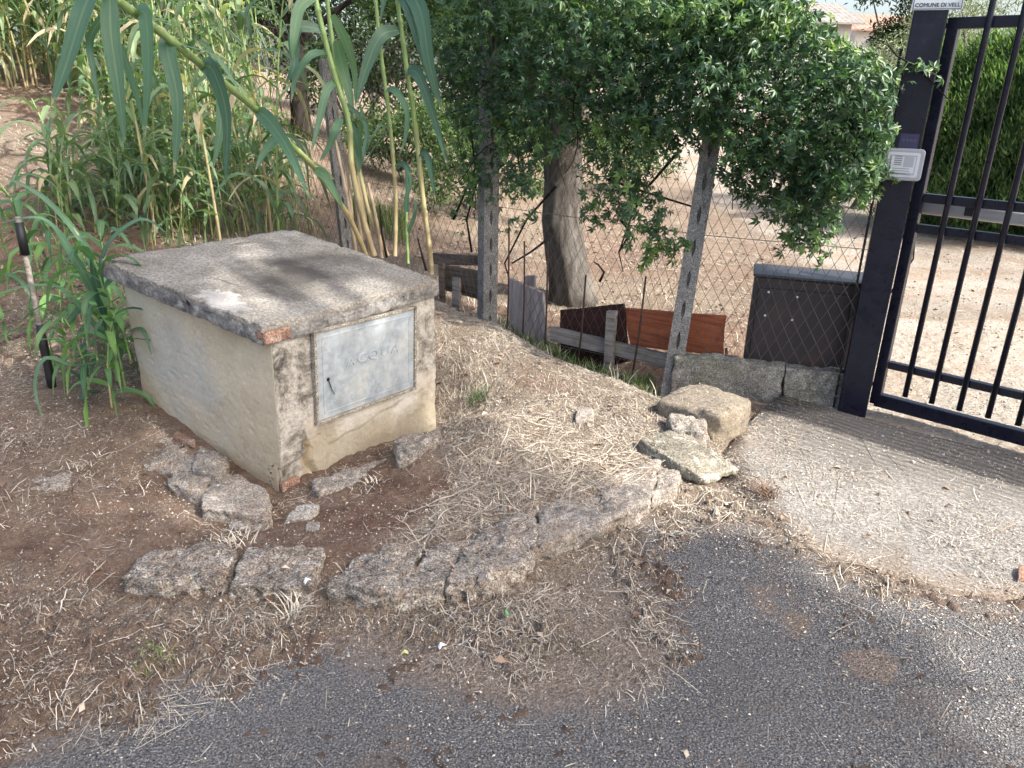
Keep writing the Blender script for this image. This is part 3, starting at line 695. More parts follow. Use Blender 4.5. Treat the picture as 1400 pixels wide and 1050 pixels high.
# post: outer face turned to the road
FP = Vector((1.0, -.42)).normalized(); pa = math.atan2(FP.y, FP.x)
PC = aty(1172, 556, 4.02); PX, PY = PC.x, PC.y + .06
PZ = hz(PX, PY) - .1
post = thing('gate_post', 'dark navy square steel gate post carrying the house number plate', 'gate post', (PX, PY, PZ), (0, 0, pa))
PW = .148
mb = MB(); mb.box((0, 0, 1.4), (PW, PW, 2.8)); mb.build('post_tube', navy, post, bevel=.006)
mb = MB(); mb.box((0, 0, 2.806), (PW + .02, PW + .02, .012)); mb.build('cap', navy, post, bevel=.002)
mb = MB(); mb.box((-PW / 2 - .022, .0, 1.0), (.012, .04, 2.0)); mb.box((-PW / 2 - .012, .0, .3), (.02, .02, .03)); mb.box((-PW / 2 - .012, .0, 1.6), (.02, .02, .03))
mb.build('fence_angle', black, post)
# sticker strip above the panel
zf = lambda py: zat(PX, PY - PW / 2, py) - PZ
mb = MB(); mb.box((.015, -PW / 2 - .001, (zf(183) + zf(203)) / 2), (.085, .002, zf(183) - zf(203)))
st_m = NT('sticker', .3).col((.05, .05, .11)).m
stk = mb.build('sticker', st_m, post)
mb = MB()
for i in range(4): mb.box((-.01 + i * .017, -PW / 2 - .0028, (zf(194) + zf(190)) / 2), (.012, .001, .012))
mb.build('sticker_print', NT('sticker_print').col((.10, .10, .15)).m, stk)
# panel box
pz0, pz1 = zf(246), zf(203); ph_ = pz1 - pz0
pn = thing('entry_panel', 'small square light grey entry panel with a printed white card on the navy gate post', 'entry panel', (PX, PY, PZ), (0, 0, pa))
def rrect(w_, h_, r, n=5):
    o = []
    for cx, cz, a0 in ((w_ / 2 - r, h_ / 2 - r, 0), (-w_ / 2 + r, h_ / 2 - r, 90), (-w_ / 2 + r, -h_ / 2 + r, 180), (w_ / 2 - r, -h_ / 2 + r, 270)):
        for k in range(n + 1):
            a = math.radians(a0 + 90 * k / n); o.append((cx + r * math.cos(a), cz + r * math.sin(a)))
    return o
def prism(mb, prof, y0, y1, c=(0, 0)):
    b = len(mb.v); n = len(prof)
    for y in (y0, y1):
        for x, z in prof: mb.v.append(Vector((c[0] + x, y, c[1] + z)))
    mb.f.append(tuple(range(b, b + n))); mb.f.append(tuple(range(b + 2 * n - 1, b + n - 1, -1)))
    for i in range(n): mb.f.append((b + i, b + n + i, b + n + (i + 1) % n, b + (i + 1) % n))
zc = (pz0 + pz1) / 2; yf = -PW / 2
mb = MB(); prism(mb, rrect(.185, ph_, .018), yf - .045, yf - .0005, (.005, zc)); mb.build('housing', grey_pl, pn, bevel=.006)
mb = MB(); prism(mb, rrect(.145, ph_ - .035, .008), yf - .0475, yf - .043, (.005, zc)); card = mb.build('card', white_pl, pn)
mb = MB(); mb.box((.005, yf - .049, zc), (.118, .003, ph_ - .06)); mb.build('card_frame', grey_pl, card)
mb = MB(); mb.box((.005, yf - .0512, zc), (.108, .002, ph_ - .07)); mb.build('paper', white_pl, card)
mb = MB()
for i in range(5): mb.box((-.018, yf - .0528, zc + .040 - i * .010), (.034, .001, .0055))
for i in range(3): mb.box((.000, yf - .0528, zc - .018 - i * .011), (.075 - .02 * (i == 2), .001, .003))
mb.build('print', ink2, card)
mb = MB(); mb.box((.030, yf - .0528, zc + .018), (.045, .001, .055)); mb.box((.042, yf - .0530, zc - .042), (.015, .001, .012)); mb.build('picture', NT('pale_print').col((.40, .42, .46)).m, card)
# number plate
sgz = zf(14)
sg = thing('house_number_plate', 'white house number plate with black 57 and COMUNE DI VELL, high on the gate post', 'sign', (PX, PY, PZ), (0, 0, pa))
sgh = .17
mb = MB(); prism(mb, rrect(.215, sgh, .006), yf - .006, yf - .001, (.02, sgz + sgh / 2)); mb.build('plate', NT('enamel', .3, .5).col((.60, .63, .64)).m, sg, bevel=.001)
mb = MB()
for (x, z, a, b) in ((.02, sgz + .005, .205, .0025), (.02, sgz + sgh - .005, .205, .0025), (-.081, sgz + sgh / 2, .0025, sgh - .01), (.121, sgz + sgh / 2, .0025, sgh - .01)): mb.box((x, yf - .0068, z), (a, .001, b))
mb.build('border', ink, sg)
text('number', '57', .13, ink, sg, (.035, yf - .0066, sgz + .098), (math.pi / 2, 0, 0), .0006)
text('lettering', 'COMUNE DI VELL', .0235, ink, sg, (.02, yf - .0066, sgz + .021), (math.pi / 2, 0, 0), .0006, 1.0, 1.02, .0004)

# gate leaf in a frame of its own: x along, y through, z up
G0 = Vector((PX + .155, PY - .05, 0))
gn3 = Vector((GN.x, GN.y, 0))
def gp(px, py):
    P = onplane(px, py, G0, gn3); q = P - G0; return Vector((q.dot(Vector((GD.x, GD.y, 0))), 0, q.z))
xs0 = gp(1197, 548).x; 
def gz(px, py): return gp(px, py).z
zb0, zb1 = gz(1300, 582), gz(1300, 562)    # bottom bar
zr = gz(1300, 518); zr2 = gz(1320, 320); zr3 = gz(1330, 277); zt = gz(1360, 30)
print('gate z', zb0, zb1, zr, zr2, zr3, zt, 'xs0', xs0, [round(gp(*q).x, 3) for q in ((1240, 542), (1274, 552), (1311, 561), (1350, 570), (1393, 582))])
gate = thing('gate_leaf', 'dark navy steel gate leaf of upright bars with paired rails, standing right of the post', 'gate', (G0.x, G0.y, 0), (0, 0, ga))
GL = 3.4; SX = xs0 + .0
mb = MB(); zlo = (zb0 + zb1) / 2; bh = max(.05, abs(zb1 - zb0))
mb.box((SX + GL / 2, 0, zlo), (GL, .05, .075))
mb.box((SX + GL / 2, 0, zt), (GL, .05, .05))
mb.box((SX - .0, 0, (zlo + zt) / 2), (.052, .0505, zt - zlo + .05 + .0)); mb.box((SX + GL, 0, (zlo + zt) / 2), (.052, .0505, zt - zlo + .05))
mb.build('frame', navy, gate, bevel=.004)
for z_, h_ in ((zr, .04), (zr2, .045), (zr3, .045)):
    MB().box((SX + GL / 2, 0, z_), (GL - .06, .04, h_)).build('rail', navy, gate, bevel=.003)
bx = [gp(1240, 542).x, gp(1274, 552).x, gp(1311, 561).x, gp(1350, 570).x, gp(1393, 582).x]
stp = (bx[-1] - bx[0]) / 4
bar_me = None
for i in range(22):
    x = bx[0] + stp * i
    if x > SX + GL - .06: break
    if bar_me is None:
        mb = MB(); mb.tube([(0, 0, zlo + .07), (0, 0, zt + .34), (0, 0, zt + .40)], [.0145, .0145, .004], 10)
        b0 = mb.build('bar', navy, gate, True); bar_me = b0.data
    else:
        b0 = bpy.data.objects.new('bar', bar_me); COL.objects.link(b0); b0.parent = gate
    b0.location = (x, -.042, 0)
for z_ in (zt - .01, zr2 - .05, .12):
    mb = MB(); mb.tube([(SX - .115, 0, z_), (SX - .03, 0, z_)], .013, 8); mb.tube([(SX - .06, 0, z_ - .03), (SX - .06, 0, z_ + .03)], .024, 10); mb.build('hinge', navy, gate)
# gate opener arm behind the leaf
oz = gz(1300, 285) ; P1, P2 = gp(1243, 277), gp(1400, 297)
op = thing('gate_opener', 'pale grey tubular gate opener arm mounted behind the gate leaf', 'gate opener', (G0.x, G0.y, 0), (0, 0, ga))
mb = MB(); mb.tube([(P1.x - .01, .09, P1.z * .985), (P1.x + 1.1, .085, P1.z * .985 - .012)], .042, 20); mb.build('arm_tube', NT('pale_grey_paint', .35, .5).col((.50, .51, .54)).m, op, True)
MB().box((P1.x + .28, .065, P1.z - .01), (.05, .06, .06)).build('bracket', navy, op, bevel=.003)
MB().box((P1.x - .05, .09, P1.z * .985), (.08, .03, .03)).build('bracket', navy, op, bevel=.003)
mb = MB(); mb.tube([(P1.x + .02, .09, P1.z - .04), (P1.x + .05, .1, P1.z - .3), (P1.x - .02, .06, P1.z - .5), (P1.x - .1, .05, P1.z - .6)], .005, 6); mb.build('cable', black, op, True)

# ------------------------------------------------------------------ low kerb wall and metal cabinet
WA, WB = aty(925, 515, 4.36), Vector((PX - .09, PY + .02, 0))
wd = Vector((WB.x - WA.x, WB.y - WA.y)).normalized(); wn = Vector((-wd.y, wd.x, 0))
WP = Vector((WA.x, WA.y, 0))
def wpt(px, py): return onplane(px, py, WP, wn)
def wallseg(name, label, q, thick, mat, seed, amp=.01):
    # q: px corners bl, br, tr, tl on the front plane
    P = [wpt(*k) for k in q]; t = wn * thick
    P[0].z -= .15; P[1].z -= .15
    c = [P[0], P[1], P[1] + t, P[0] + t, P[3], P[2], P[2] + t, P[3] + t]
    bm = rough_block(c, 36, amp, .04, seed, 12)
    return tag(bm_obj(name, bm, MAT[mat]), label, 'low wall')
wallseg('low_wall', 'rough grey concrete kerb wall behind the boulder', [(915, 545), (1073, 545), (1073, 503), (922, 488)], .12, 'kerb_conc', 31, .016)
wallseg('low_wall', 'lower mossy beige concrete block wall under the brown cabinet, next to the gate post', [(1074, 540), (1156, 549), (1156, 512), (1074, 503)], .13, 'kerb_conc', 32, .010)
def m_cab():
    m = NT('cabinet_metal', .5, .4); co = m.coord()
    c = m.ramp(m.noise(co, 4, 6, .65), [(.35, (.022, .019, .023)), (.55, (.034, .026, .028)), (.72, (.055, .032, .030))])
    c = m.mix(m.ramp(m.noise(co, 9, 6, .7), [(.62, 0), (.75, .6)]), c, (.13, .06, .035)); m.col(c); m.bump(m.noise(co, 40, 5), .002, .4); return m.m
cabm = m_cab()
CN = (wn * 1); CP0 = WP + wn * .10
def cpt(px, py): return onplane(px, py, CP0, wn)
c_bl, c_br, c_tr, c_tl = cpt(1016, 492), cpt(1163, 512), cpt(1176, 383), cpt(1030, 369)
cw = (c_br - c_bl).dot(Vector((wd.x, wd.y, 0))); chh = c_tl.z - c_bl.z
cab = thing('metal_cabinet', 'dark brown metal cabinet with four white rivet dots behind the chain link fence', 'cabinet', (c_bl.x, c_bl.y, c_bl.z - .02), (0, 0, math.atan2(wd.y, wd.x)))
mb = MB(); mb.box((cw / 2, .16, chh / 2 - .02), (cw, .30, chh)); mb.build('body', cabm, cab, bevel=.006)
mb = MB(); mb.box((cw / 2, .155, chh - .008), (cw + .02, .33, .016)); mb.build('lid', NT('lid_paint', .5, .4).col((.035, .036, .042)).m, cab, bevel=.006)
mb = MB(); mb.box((cw / 2 - .02, .004, chh / 2 - .03), (cw - .10, .012, chh - .10)); mb.build('door', cabm, cab, bevel=.003)
riv = NT('white_rivet').col((.55, .52, .48)).m
for px, py in ((1051, 399), (1090, 406), (1046, 431), (1083, 437)):
    P = cpt(px, py) - cab.location; x = P.dot(Vector((wd.x, wd.y, 0)))
    MB().tube([(x, -.006, P.z), (x, .002, P.z)], .007, 10).build('rivet', riv, cab)

# ------------------------------------------------------------------ fence: concrete posts, chain link, rods, boards
def lens_post(name, label, base, top, width=.115, depth=.085, yaw=0, mod=.185, mat='post_conc'):
    base, top = Vector(base), Vector(top); ln = (top - base).length; zz = (top - base).normalized()
    xx = Vector((math.cos(yaw), math.sin(yaw), 0)); xx = (xx - zz * xx.dot(zz)).normalized(); yy = zz.cross(xx)
    mb = MB(); n = int(ln / mod); w2, hl, wl, dp = width / 2, mod * .30, .012, .028
    for i in range(n + 1):
        z0 = i * mod; zm = z0 + mod / 2; z1 = min(z0 + mod, ln)
        if z1 - z0 < mod * .98:
            b = len(mb.v)
            for x, z in ((-w2, z0), (w2, z0), (w2, z1), (-w2, z1)): mb.v.append((x, 0, z))
            mb.f.append((b, b + 1, b + 2, b + 3)); continue
        lens = [(0, zm - hl), (-wl * .8, zm - hl * .45), (-wl, zm), (-wl * .8, zm + hl * .45), (0, zm + hl)]
        for sg in (1, -1):
            L = [(x * sg, z) for x, z in lens]; b = len(mb.v)
            poly = [(-w2 * sg, z0), (-w2 * sg, z1), (0, z1)] + L[::-1] + [(0, z0)]
            for x, z in poly: mb.v.append((x, 0, z))
            mb.f.append(tuple(range(b, b + len(poly)))); c = len(mb.v)
            for x, z in L: mb.v.append((x, 0, z)); mb.v.append((x * .6, dp, z))
            for k in range(4): mb.f.append((c + 2 * k, c + 2 * k + 1, c + 2 * k + 3, c + 2 * k + 2))
    b = len(mb.v)   # slot floor and body
    for x, y, z in ((-wl, dp, 0), (wl, dp, 0), (wl, dp, ln), (-wl, dp, ln)): mb.v.append((x, y, z))
    mb.f.append((b, b + 1, b + 2, b + 3)); b = len(mb.v)
    for x, y in ((-w2, 0), (w2, 0), (w2 * .9, depth), (-w2 * .9, depth)):
        mb.v.append((x, y, 0)); mb.v.append((x, y, ln))
    for k in range(1, 4): j = (k + 1) % 4; mb.f.append((b + 2 * k, b + 2 * j, b + 2 * j + 1, b + 2 * k + 1))
    mb.f.append((b + 1, b + 3, b + 5, b + 7))
    me = mb.mesh(name); o = link_mesh(name, me, MAT[mat])
    Mx = Matrix((xx, yy, zz)).transposed().to_4x4(); Mx.translation = base; o.matrix_world = Mx
    return tag(o, label, 'fence post')
cb, ct_ = aty(917, 528, 4.40), aty(973, 190, 4.52)
ctop = cb + (ct_ - cb) * 1.35
lens_post('concrete_post', 'slotted grey concrete fence post leaning to the right, rising behind the boulder', cb - (ct_ - cb) * .12, ctop, .105, .08, -.20)
lb, lt_ = aty(670, 446, 5.38), aty(674, 130, 5.38)
lens_post('concrete_post', 'upright slotted concrete fence post left of the tree trunk', lb - (lt_ - lb) * .15, lb + (lt_ - lb) * 1.45, .115, .10, .55)
zb = aty(318, 335, 7.2); zt_ = aty(303, 95, 7.2); 
lens_post('concrete_post', 'pale concrete fence post half hidden behind the reeds', aty(478, 330, 6.9) - Vector((0, 0, .3)), aty(447, 80, 6.9), .10, .08, .6)

def wire_fence(name, label, pts, z0s, z1s, cell=.075, rad=.0013, mat=None):
    """diamond mesh of thin square wires along a polyline; z0s/z1s heights at each vertex"""
    segs = []; L = [0]
    for a, b in zip(pts[:-1], pts[1:]): L.append(L[-1] + (Vector(b) - Vector(a)).length)
    tot = L[-1]
    def P(s, h):
        for i in range(len(pts) - 1):
            if s <= L[i + 1] + 1e-6:
                t = (s - L[i]) / (L[i + 1] - L[i]); p = Vector(pts[i]).lerp(Vector(pts[i + 1]), t)
                z0 = z0s[i] * (1 - t) + z0s[i + 1] * t; z1 = z1s[i] * (1 - t) + z1s[i + 1] * t
                return Vector((p.x + .012 * math.sin(s * 9 + h * 7), p.y + .012 * math.cos(s * 7 + h * 5), z0 + (z1 - z0) * h))
        return None
    hgt = max(b - a for a, b in zip(z0s, z1s)); nr = int(hgt / cell); V = []; Fc = []
    ns = int(tot / cell)
    for i in range(ns):
        for j in range(nr):
            a = (i + .5 * (j % 2), j); 
            for dx in (-.5, .5):
                s0, s1 = (a[0]) * cell, (a[0] + dx) * cell
                if s1 < 0 or max(s0, s1) > tot: continue
                segs.append((P(s0, j / nr), P(s1, (j + 1) / nr)))
    S = np.array([(list(a), list(b)) for a, b in segs]); A, B = S[:, 0], S[:, 1]; n = len(S)
    D = B - A; D /= np.linalg.norm(D, axis=1)[:, None]; U = np.cross(D, [0, 0, 1.0]); U /= np.linalg.norm(U, axis=1)[:, None] + 1e-9; W_ = np.cross(D, U)
    V = np.zeros((n, 6, 3))
    for k in range(3):
        o = U * math.cos(k * 2.094) * rad + W_ * math.sin(k * 2.094) * rad; V[:, k] = A + o; V[:, 3 + k] = B + o
    f = np.array([(0, 1, 4, 3), (1, 2, 5, 4), (2, 0, 3, 5)]); F_ = (np.arange(n)[:, None, None] * 6 + f[None]).reshape(-1, 4)
    o = npmesh(name, V.reshape(-1, 3), F_, mat); return tag(o, label, 'fence')
wire = NT('rusty_wire', .6, .4).col((.13, .11, .09)).m
fp = [(PX - .10, PY - .02), (ct_.x, ct_.y - .03), (lt_.x + .06, lt_.y - .03), (-1.45, 6.6), (-4.0, 8.6)]
zs0 = [.02, -.02, -.05, .25, .7]; zs1 = [1.75, 1.75, 1.8, 2.0, 2.4]
wf = wire_fence('chain_link_fence', 'rusty diamond chain link fence running from the gate post behind the cabinet and the reeds', fp, zs0, zs1, .068, .0015, wire)
mb = MB()
for h_ in (.02, .5, .98):
    mb.tube([(p[0], p[1] - .02, a + (b - a) * h_) for p, a, b in zip(fp, zs0, zs1)], .0022, 5)
mb.build('tension_wire', wire, wf)

rust = NT('rusty_iron', .85, .3); rust.col(rust.ramp(rust.noise(rust.coord(), 30, 5), [(.3, (.035, .025, .022)), (.7, (.10, .055, .04))])); rust = rust.m
FPn = Vector((ct_.x - lt_.x, ct_.y - lt_.y, 0)).normalized(); FN = Vector((-FPn.y, FPn.x, 0)); FP0 = Vector((lt_.x, lt_.y, 0))
def fpt(px, py, off=0.0): return onplane(px, py, FP0 + FN * off, FN)
def rod(label, a, b, off=-.08, r=.006):
    A, B = fpt(*a, off), fpt(*b, off); A = A - (B - A).normalized() * .15
    mid = A.lerp(B, .5) + Vector((.008, 0, 0)); mb = MB(); mb.tube([A, mid, B], r, 6); return tag(mb.build('iron_rod', rust, None, True), label, 'iron rod', 'rusty iron rods stuck along the fence')
rod('tall rusty iron rod just right of the upright concrete post', (692, 470), (696, 310))
rod('thin rusty iron rod in front of the upright grey board', (714, 455), (717, 330))
rod('rusty iron rod at the right edge of the upright grey board', (744, 478), (749, 330))
rod('rusty iron rod in front of the dark brown board', (790, 490), (801, 376))
rod('bent rusty iron rod in front of the orange board', (866, 500), (883, 378))
rod('short rusty rod stub right of the orange board', (992, 492), (993, 476), -.02, .008)
def m_wood(name, a, b, dark, sc=(3, 3, 40), dk=.6, rough=.9):
    m = NT(name, rough, .2); co = m.coord('Object', sc)
    c = m.ramp(m.noise(co, 1.2, 7, .7, .6), [(.32, dark), (.5, a), (.7, b)])
    st = m.ramp(m.noise(m.coord(), 5, 6, .7), [(.5, 0), (.7, dk)]); c = m.mix(st, c, dark); m.col(c); m.bump(m.noise(co, 2.2, 8, .8), .008, .9); return m.m
w_grey = m_wood('grey_wood', (.26, .23, .20), (.38, .35, .31), (.09, .075, .065), (2, 30, 30))
w_dark = m_wood('dark_wood', (.15, .115, .09), (.24, .19, .15), (.045, .035, .03), (2, 30, 30))
w_brown = m_wood('brown_board', (.055, .022, .018), (.085, .035, .025), (.03, .015, .013), (1.5, 20, 20), .5, .6)
w_org = m_wood('orange_board', (.40, .12, .055), (.50, .17, .08), (.16, .055, .03), (1.5, 30, 40), .7, .75)
w_lav = m_wood('weathered_grey_board', (.27, .24, .23), (.36, .33, .32), (.14, .11, .10), (20, 20, 2), .4)
def board(name, label, q, off, thick, mat, extend=0.0, cuts=10, amp=.004):
    P = [fpt(*k, off) for k in q]; P[0].z -= extend; P[1].z -= extend; t = FN * thick
    c = [P[0], P[1], P[1] + t, P[0] + t, P[3], P[2], P[2] + t, P[3] + t]
    bm = rough_block(c, cuts, amp, .02, len(name) + q[0][0], 14)
    cen = sum(P, Vector()) / 4; ang = math.atan2(FPn.y, FPn.x); RI = Matrix.Rotation(-ang, 3, 'Z')
    for v in bm.verts: v.co = RI @ (v.co - cen)
    o = bm_obj(name, bm, mat, None, False); o.location = cen; o.rotation_euler.z = ang
    return tag(o, label, 'board')
board('plank', 'flat weathered plank lying on top of the dark planks left of the upright concrete post', [(590, 361), (662, 364), (662, 350), (590, 346)], .20, .10, w_dark)
board('plank', 'dark rotting plank under the top plank left of the concrete post', [(600, 395), (664, 412), (664, 372), (600, 362)], .14, .04, w_dark)
board('stake', 'short grey wooden stake in front of the dark planks', [(618, 412), (628, 413), (627, 380), (618, 379)], .06, .03, w_grey, .1)
board('stake', 'narrow dark stake between the short grey stake and the box', [(601, 408), (606, 408), (605, 360), (599, 360)], .08, .03, w_dark, .1)
board('board', 'tall weathered grey board standing on end with a notched top', [(697, 448), (752, 486), (742, 400), (694, 380)], .0, .03, w_lav, .08)
board('board', 'small grey board piece standing behind the notched grey board', [(716, 402), (731, 402), (731, 377), (716, 377)], .05, .025, w_lav)
board('plank', 'long grey plank lying low from the notched board to the leaning concrete post', [(752, 466), (912, 504), (912, 485), (752, 447)], -.04, .035, w_grey, 0, 20, .006)
board('board', 'dark brown board standing on edge left of the orange board', [(766, 500), (862, 474), (852, 415), (766, 424)], .03, .02, w_brown, .1)
board('board', 'orange brown board standing on edge behind the leaning concrete post', [(862, 473), (987, 487), (991, 432), (852, 421)], .06, .02, w_org)
board('stake', 'square wooden stake nailed to the long grey plank', [(824, 512), (835, 512), (841, 425), (829, 425)], -.09, .04, w_grey, .12)

# wrapped stake at far left
sb, s_t = ong(72, 532), None
sb.z -= .06
s_t = aty(24, 296, sb.y + .05)
pp = lambda t: sb.lerp(s_t, t)
stake = thing('wrapped_stake', 'thin leaning stake bound with black tape among the young reeds at the far left', 'stake', tuple(sb))
loc = lambda P: P - sb
mb = MB(); mb.tube([loc(pp(t)) for t in (0, .3, .6, 1)], .013, 8); mb.build('pole', w_grey, stake, True)
tape = NT('black_tape', .5, .4).col((.012, .012, .014)).m
mb = MB(); mb.tube([loc(pp(t)) for t in (.80, .97)], .021, 12); mb.build('tape', tape, stake, True)
mb = MB(); mb.tube([loc(pp(t)) for t in (.04, .12, .2, .3, .42)], [.02, .023, .02, .022, .018], 12); mb.build('tape', tape, stake, True)
mb = MB(); mb.tube([loc(pp(.97)), loc(pp(1.0)) + Vector((-.01, 0, .03))], .003, 5); mb.build('nail', rust, stake)

# ------------------------------------------------------------------ leaves
def unit(v): return v / (np.linalg.norm(v, axis=-1, keepdims=True) + 1e-9)
def rdir(n, up=0.0):
    v = R.normal(size=(n, 3)); v[:, 2] += up; return unit(v)
def leaf_arrays(C, D, N, ln, wd, fold=.25, bend=.0):
    """folded pointed leaves: C base (n,3), D direction, N normal; six vertices, two quads each"""
    n = len(C); D = unit(D); S = unit(np.cross(D, N)); N = np.cross(S, D)
    ln = np.broadcast_to(ln, n)[:, None]; wd = np.broadcast_to(wd, n)[:, None]
    V = np.empty((n, 6, 3))
    V[:, 0] = C; V[:, 1] = C + D * ln * .42 + S * wd * .5 + N * wd * fold; V[:, 2] = C + D * ln * .5 - N * ln * bend * .3
    V[:, 3] = C + D * ln * .42 - S * wd * .5 + N * wd * fold; V[:, 4] = C + D * ln - N * ln * bend
    V[:, 5] = C + D * ln * .42 + S * wd * .5 + N * wd * fold
    return V
def leaf_mesh(name, C, D, N, ln, wd, mat, parent=None, fold=.25, bend=.15, rnd=None):
    V = leaf_arrays(C, D, N, ln, wd, fold, bend)[:, :5]; n = len(V)
    F_ = (np.arange(n)[:, None, None] * 5 + np.array([(0, 1, 2), (0, 2, 3), (1, 4, 2), (2, 4, 3)])[None]).reshape(-1, 3)
    rnd = R.random(n) if rnd is None else rnd
    return npmesh(name, V.reshape(-1, 3), F_, mat, parent, False, np.repeat(rnd, 4))

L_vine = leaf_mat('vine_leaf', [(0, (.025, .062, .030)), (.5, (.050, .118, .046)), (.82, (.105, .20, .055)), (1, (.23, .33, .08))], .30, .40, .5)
L_fine = leaf_mat('shrub_leaf', [(0, (.03, .065, .02)), (.6, (.06, .12, .035)), (1, (.12, .19, .06))], .3, .5, .3)
L_olive = leaf_mat('olive_leaf', [(0, (.10, .13, .08)), (.5, (.19, .23, .15)), (1, (.33, .37, .26))], .2, .55, .3)
L_dark = leaf_mat('dark_leaf', [(0, (.015, .035, .015)), (.6, (.03, .065, .025)), (1, (.06, .10, .035))], .2, .5, .3)
L_con = leaf_mat('cypress_leaf', [(0, (.05, .10, .045)), (.5, (.105, .185, .075)), (1, (.20, .30, .12))], .4, .6, .2)
L_green = leaf_mat('far_leaf', [(0, (.05, .09, .03)), (.5, (.09, .15, .05)), (1, (.18, .25, .09))], .3, .5, .3)
L_reed = leaf_mat('reed_leaf', [(0, (.06, .13, .06)), (.5, (.12, .23, .10)), (.85, (.20, .33, .12)), (1, (.42, .38, .22))], .4, .42, .45)
L_reedh = leaf_mat('reed_leaf_blue', [(0, (.08, .155, .10)), (.5, (.13, .235, .145)), (1, (.20, .32, .15))], .32, .40, .5)
def reed_leaf_mat(name, stops, transl):
    m = NT(name, .42, .45); c = m.ramp(m.attr('rnd'), stops); rib, tip = m.attr('rib'), m.attr('tip')
    cb = m.n('CombineXYZ'); m.l(m.math('MULTIPLY', rib, 9), cb.inputs[0]); m.l(m.math('MULTIPLY', tip, 1.5), cb.inputs[1]); m.l(m.attr('rnd'), cb.inputs[2])
    vein = m.noise(cb.outputs[0], 2.2, 3, .6); c = m.mix(.55, c, m.ramp(vein, [(.35, .68), (.62, 1.15)]), 'MULTIPLY')
    c = m.mix(m.ramp(rib, [(.86, 0), (.99, .28)]), c, (.30, .38, .22))
    bl = m.noise(m.coord(), 16, 5, .7); d = m.math('ADD', m.math('MULTIPLY', tip, 1.0), m.math('MULTIPLY', m.math('SUBTRACT', bl, .5), .9))
    c = m.mix(m.ramp(d, [(.93, 0), (1.08, .8)]), c, (.42, .34, .21))
    c = m.mix(m.ramp(bl, [(.64, 0), (.74, .25)]), c, (.26, .26, .13)); m.col(c)
    t = m.n('BsdfTranslucent'); ms = m.n('MixShader'); ms.inputs[0].default_value = transl; m.l(m.mix(1.0, c, (1.4, 1.6, .75), 'MULTIPLY'), t.inputs[0])
    m.l(m.b.outputs[0], ms.inputs[1]); m.l(t.outputs[0], ms.inputs[2]); m.l(ms.outputs[0], m.out.inputs[0]); m.bump(vein, .002, .5); return m.m
L_reed = reed_leaf_mat('reed_leaf', [(0, (.065, .12, .065)), (.45, (.125, .205, .11)), (.80, (.22, .31, .15)), (.88, (.42, .36, .23)), (1, (.50, .42, .29))], .36)
L_reedy = reed_leaf_mat('young_reed_leaf', [(0, (.055, .125, .06)), (.5, (.10, .21, .09)), (1, (.17, .32, .10))], .38)
L_reedh = reed_leaf_mat('reed_leaf_blue', [(0, (.045, .105, .07)), (.5, (.085, .175, .11)), (1, (.15, .26, .13))], .32)
def m_bark(name, a, b, dark):
    m = NT(name, .95, .15); co = m.coord('Object', (1, 1, .35))
    c = m.ramp(m.noise(co, 9, 8, .75, .8), [(.32, dark), (.5, a), (.7, b)]); m.col(c); m.bump(m.noise(co, 14, 9, .8, .6), .03, .9); return m.m
bark = m_bark('grey_bark', (.11, .10, .09), (.20, .19, .175), (.03, .026, .022))
bark_d = m_bark('dark_bark', (.028, .023, .02), (.06, .05, .045), (.01, .008, .007))

def tree(name, label, cat, base, height, clumps, leafm, n, ll, lw, trunk_r, barkm=None, group=None, trunk_h=None, spread=.35, seedp=None, up=-.1):
    """clumps: list of (x,y,z,r) in world; trunk from base with limbs to clumps"""
    base = Vector(base); t = thing(name, label, cat, tuple(base), group=group)
    th = trunk_h or height * .4
    mb = MB(); top = Vector((0, 0, th)); p = []
    nseg = 6
    for i in range(nseg + 1):
        k = i / nseg; p.append(Vector((noise.noise(Vector((k * 2, base.x, 1))) * .15 * k, noise.noise(Vector((k * 2, base.y, 5))) * .15 * k, -.15 + (th + .15) * k)))
    mb.tube(p, [trunk_r * (1.35 - .35 * min(1, i / 2)) * (1 - .35 * i / nseg) for i in range(nseg + 1)], 10)
    cc = sorted(clumps, key=lambda q: -q[3])[:9]
    for x, y, z, r in cc:
        e = Vector((x, y, z)) - base; m_ = p[-1].lerp(e, .5) + Vector((random.uniform(-.1, .1), random.uniform(-.1, .1), .1))
        mb.tube([p[-2], p[-1], m_, e], [trunk_r * .5, trunk_r * .42, trunk_r * .25, trunk_r * .08], 6)
    mb.build('trunk', barkm or bark, t, True)
    w_ = np.array([c[3] ** 2 for c in clumps]); w_ /= w_.sum(); ci = R.choice(len(clumps), n, p=w_)
    Cc = np.array([c[:3] for c in clumps])[ci] - np.array(base); rr = np.array([c[3] for c in clumps])[ci]
    d = rdir(n); rad = rr * (R.random(n) ** spread) * (1 + .18 * R.normal(size=n))
    # twigs: leaves gather along short lines
    P = Cc + d * rad[:, None] * np.array([1, 1, .8])
    q = np.round(P / (ll * 3.2)); off = np.sin(q * 12.9898 + q[:, [1, 2, 0]] * 78.233) * 43758.5; P = P + (off - np.floor(off) - .5) * ll * 1.2
    D = unit(d * .7 + rdir(n, up)); N = unit(np.array([0, 0, 1.0]) + rdir(n) * .9)
    leaf_mesh('crown', P, D, N, ll * (.6 + .8 * R.random(n)), lw * (.7 + .6 * R.random(n)), leafm, t)
    return t
def blob(cx, cy, cz, rx, ry, rz, k, r0, r1):
    o = []
    for _ in range(k):
        d = rdir(1)[0] * (random.random() ** .4); o.append((cx + d[0] * rx, cy + d[1] * ry, cz + d[2] * rz, random.uniform(r0, r1)))
    return o

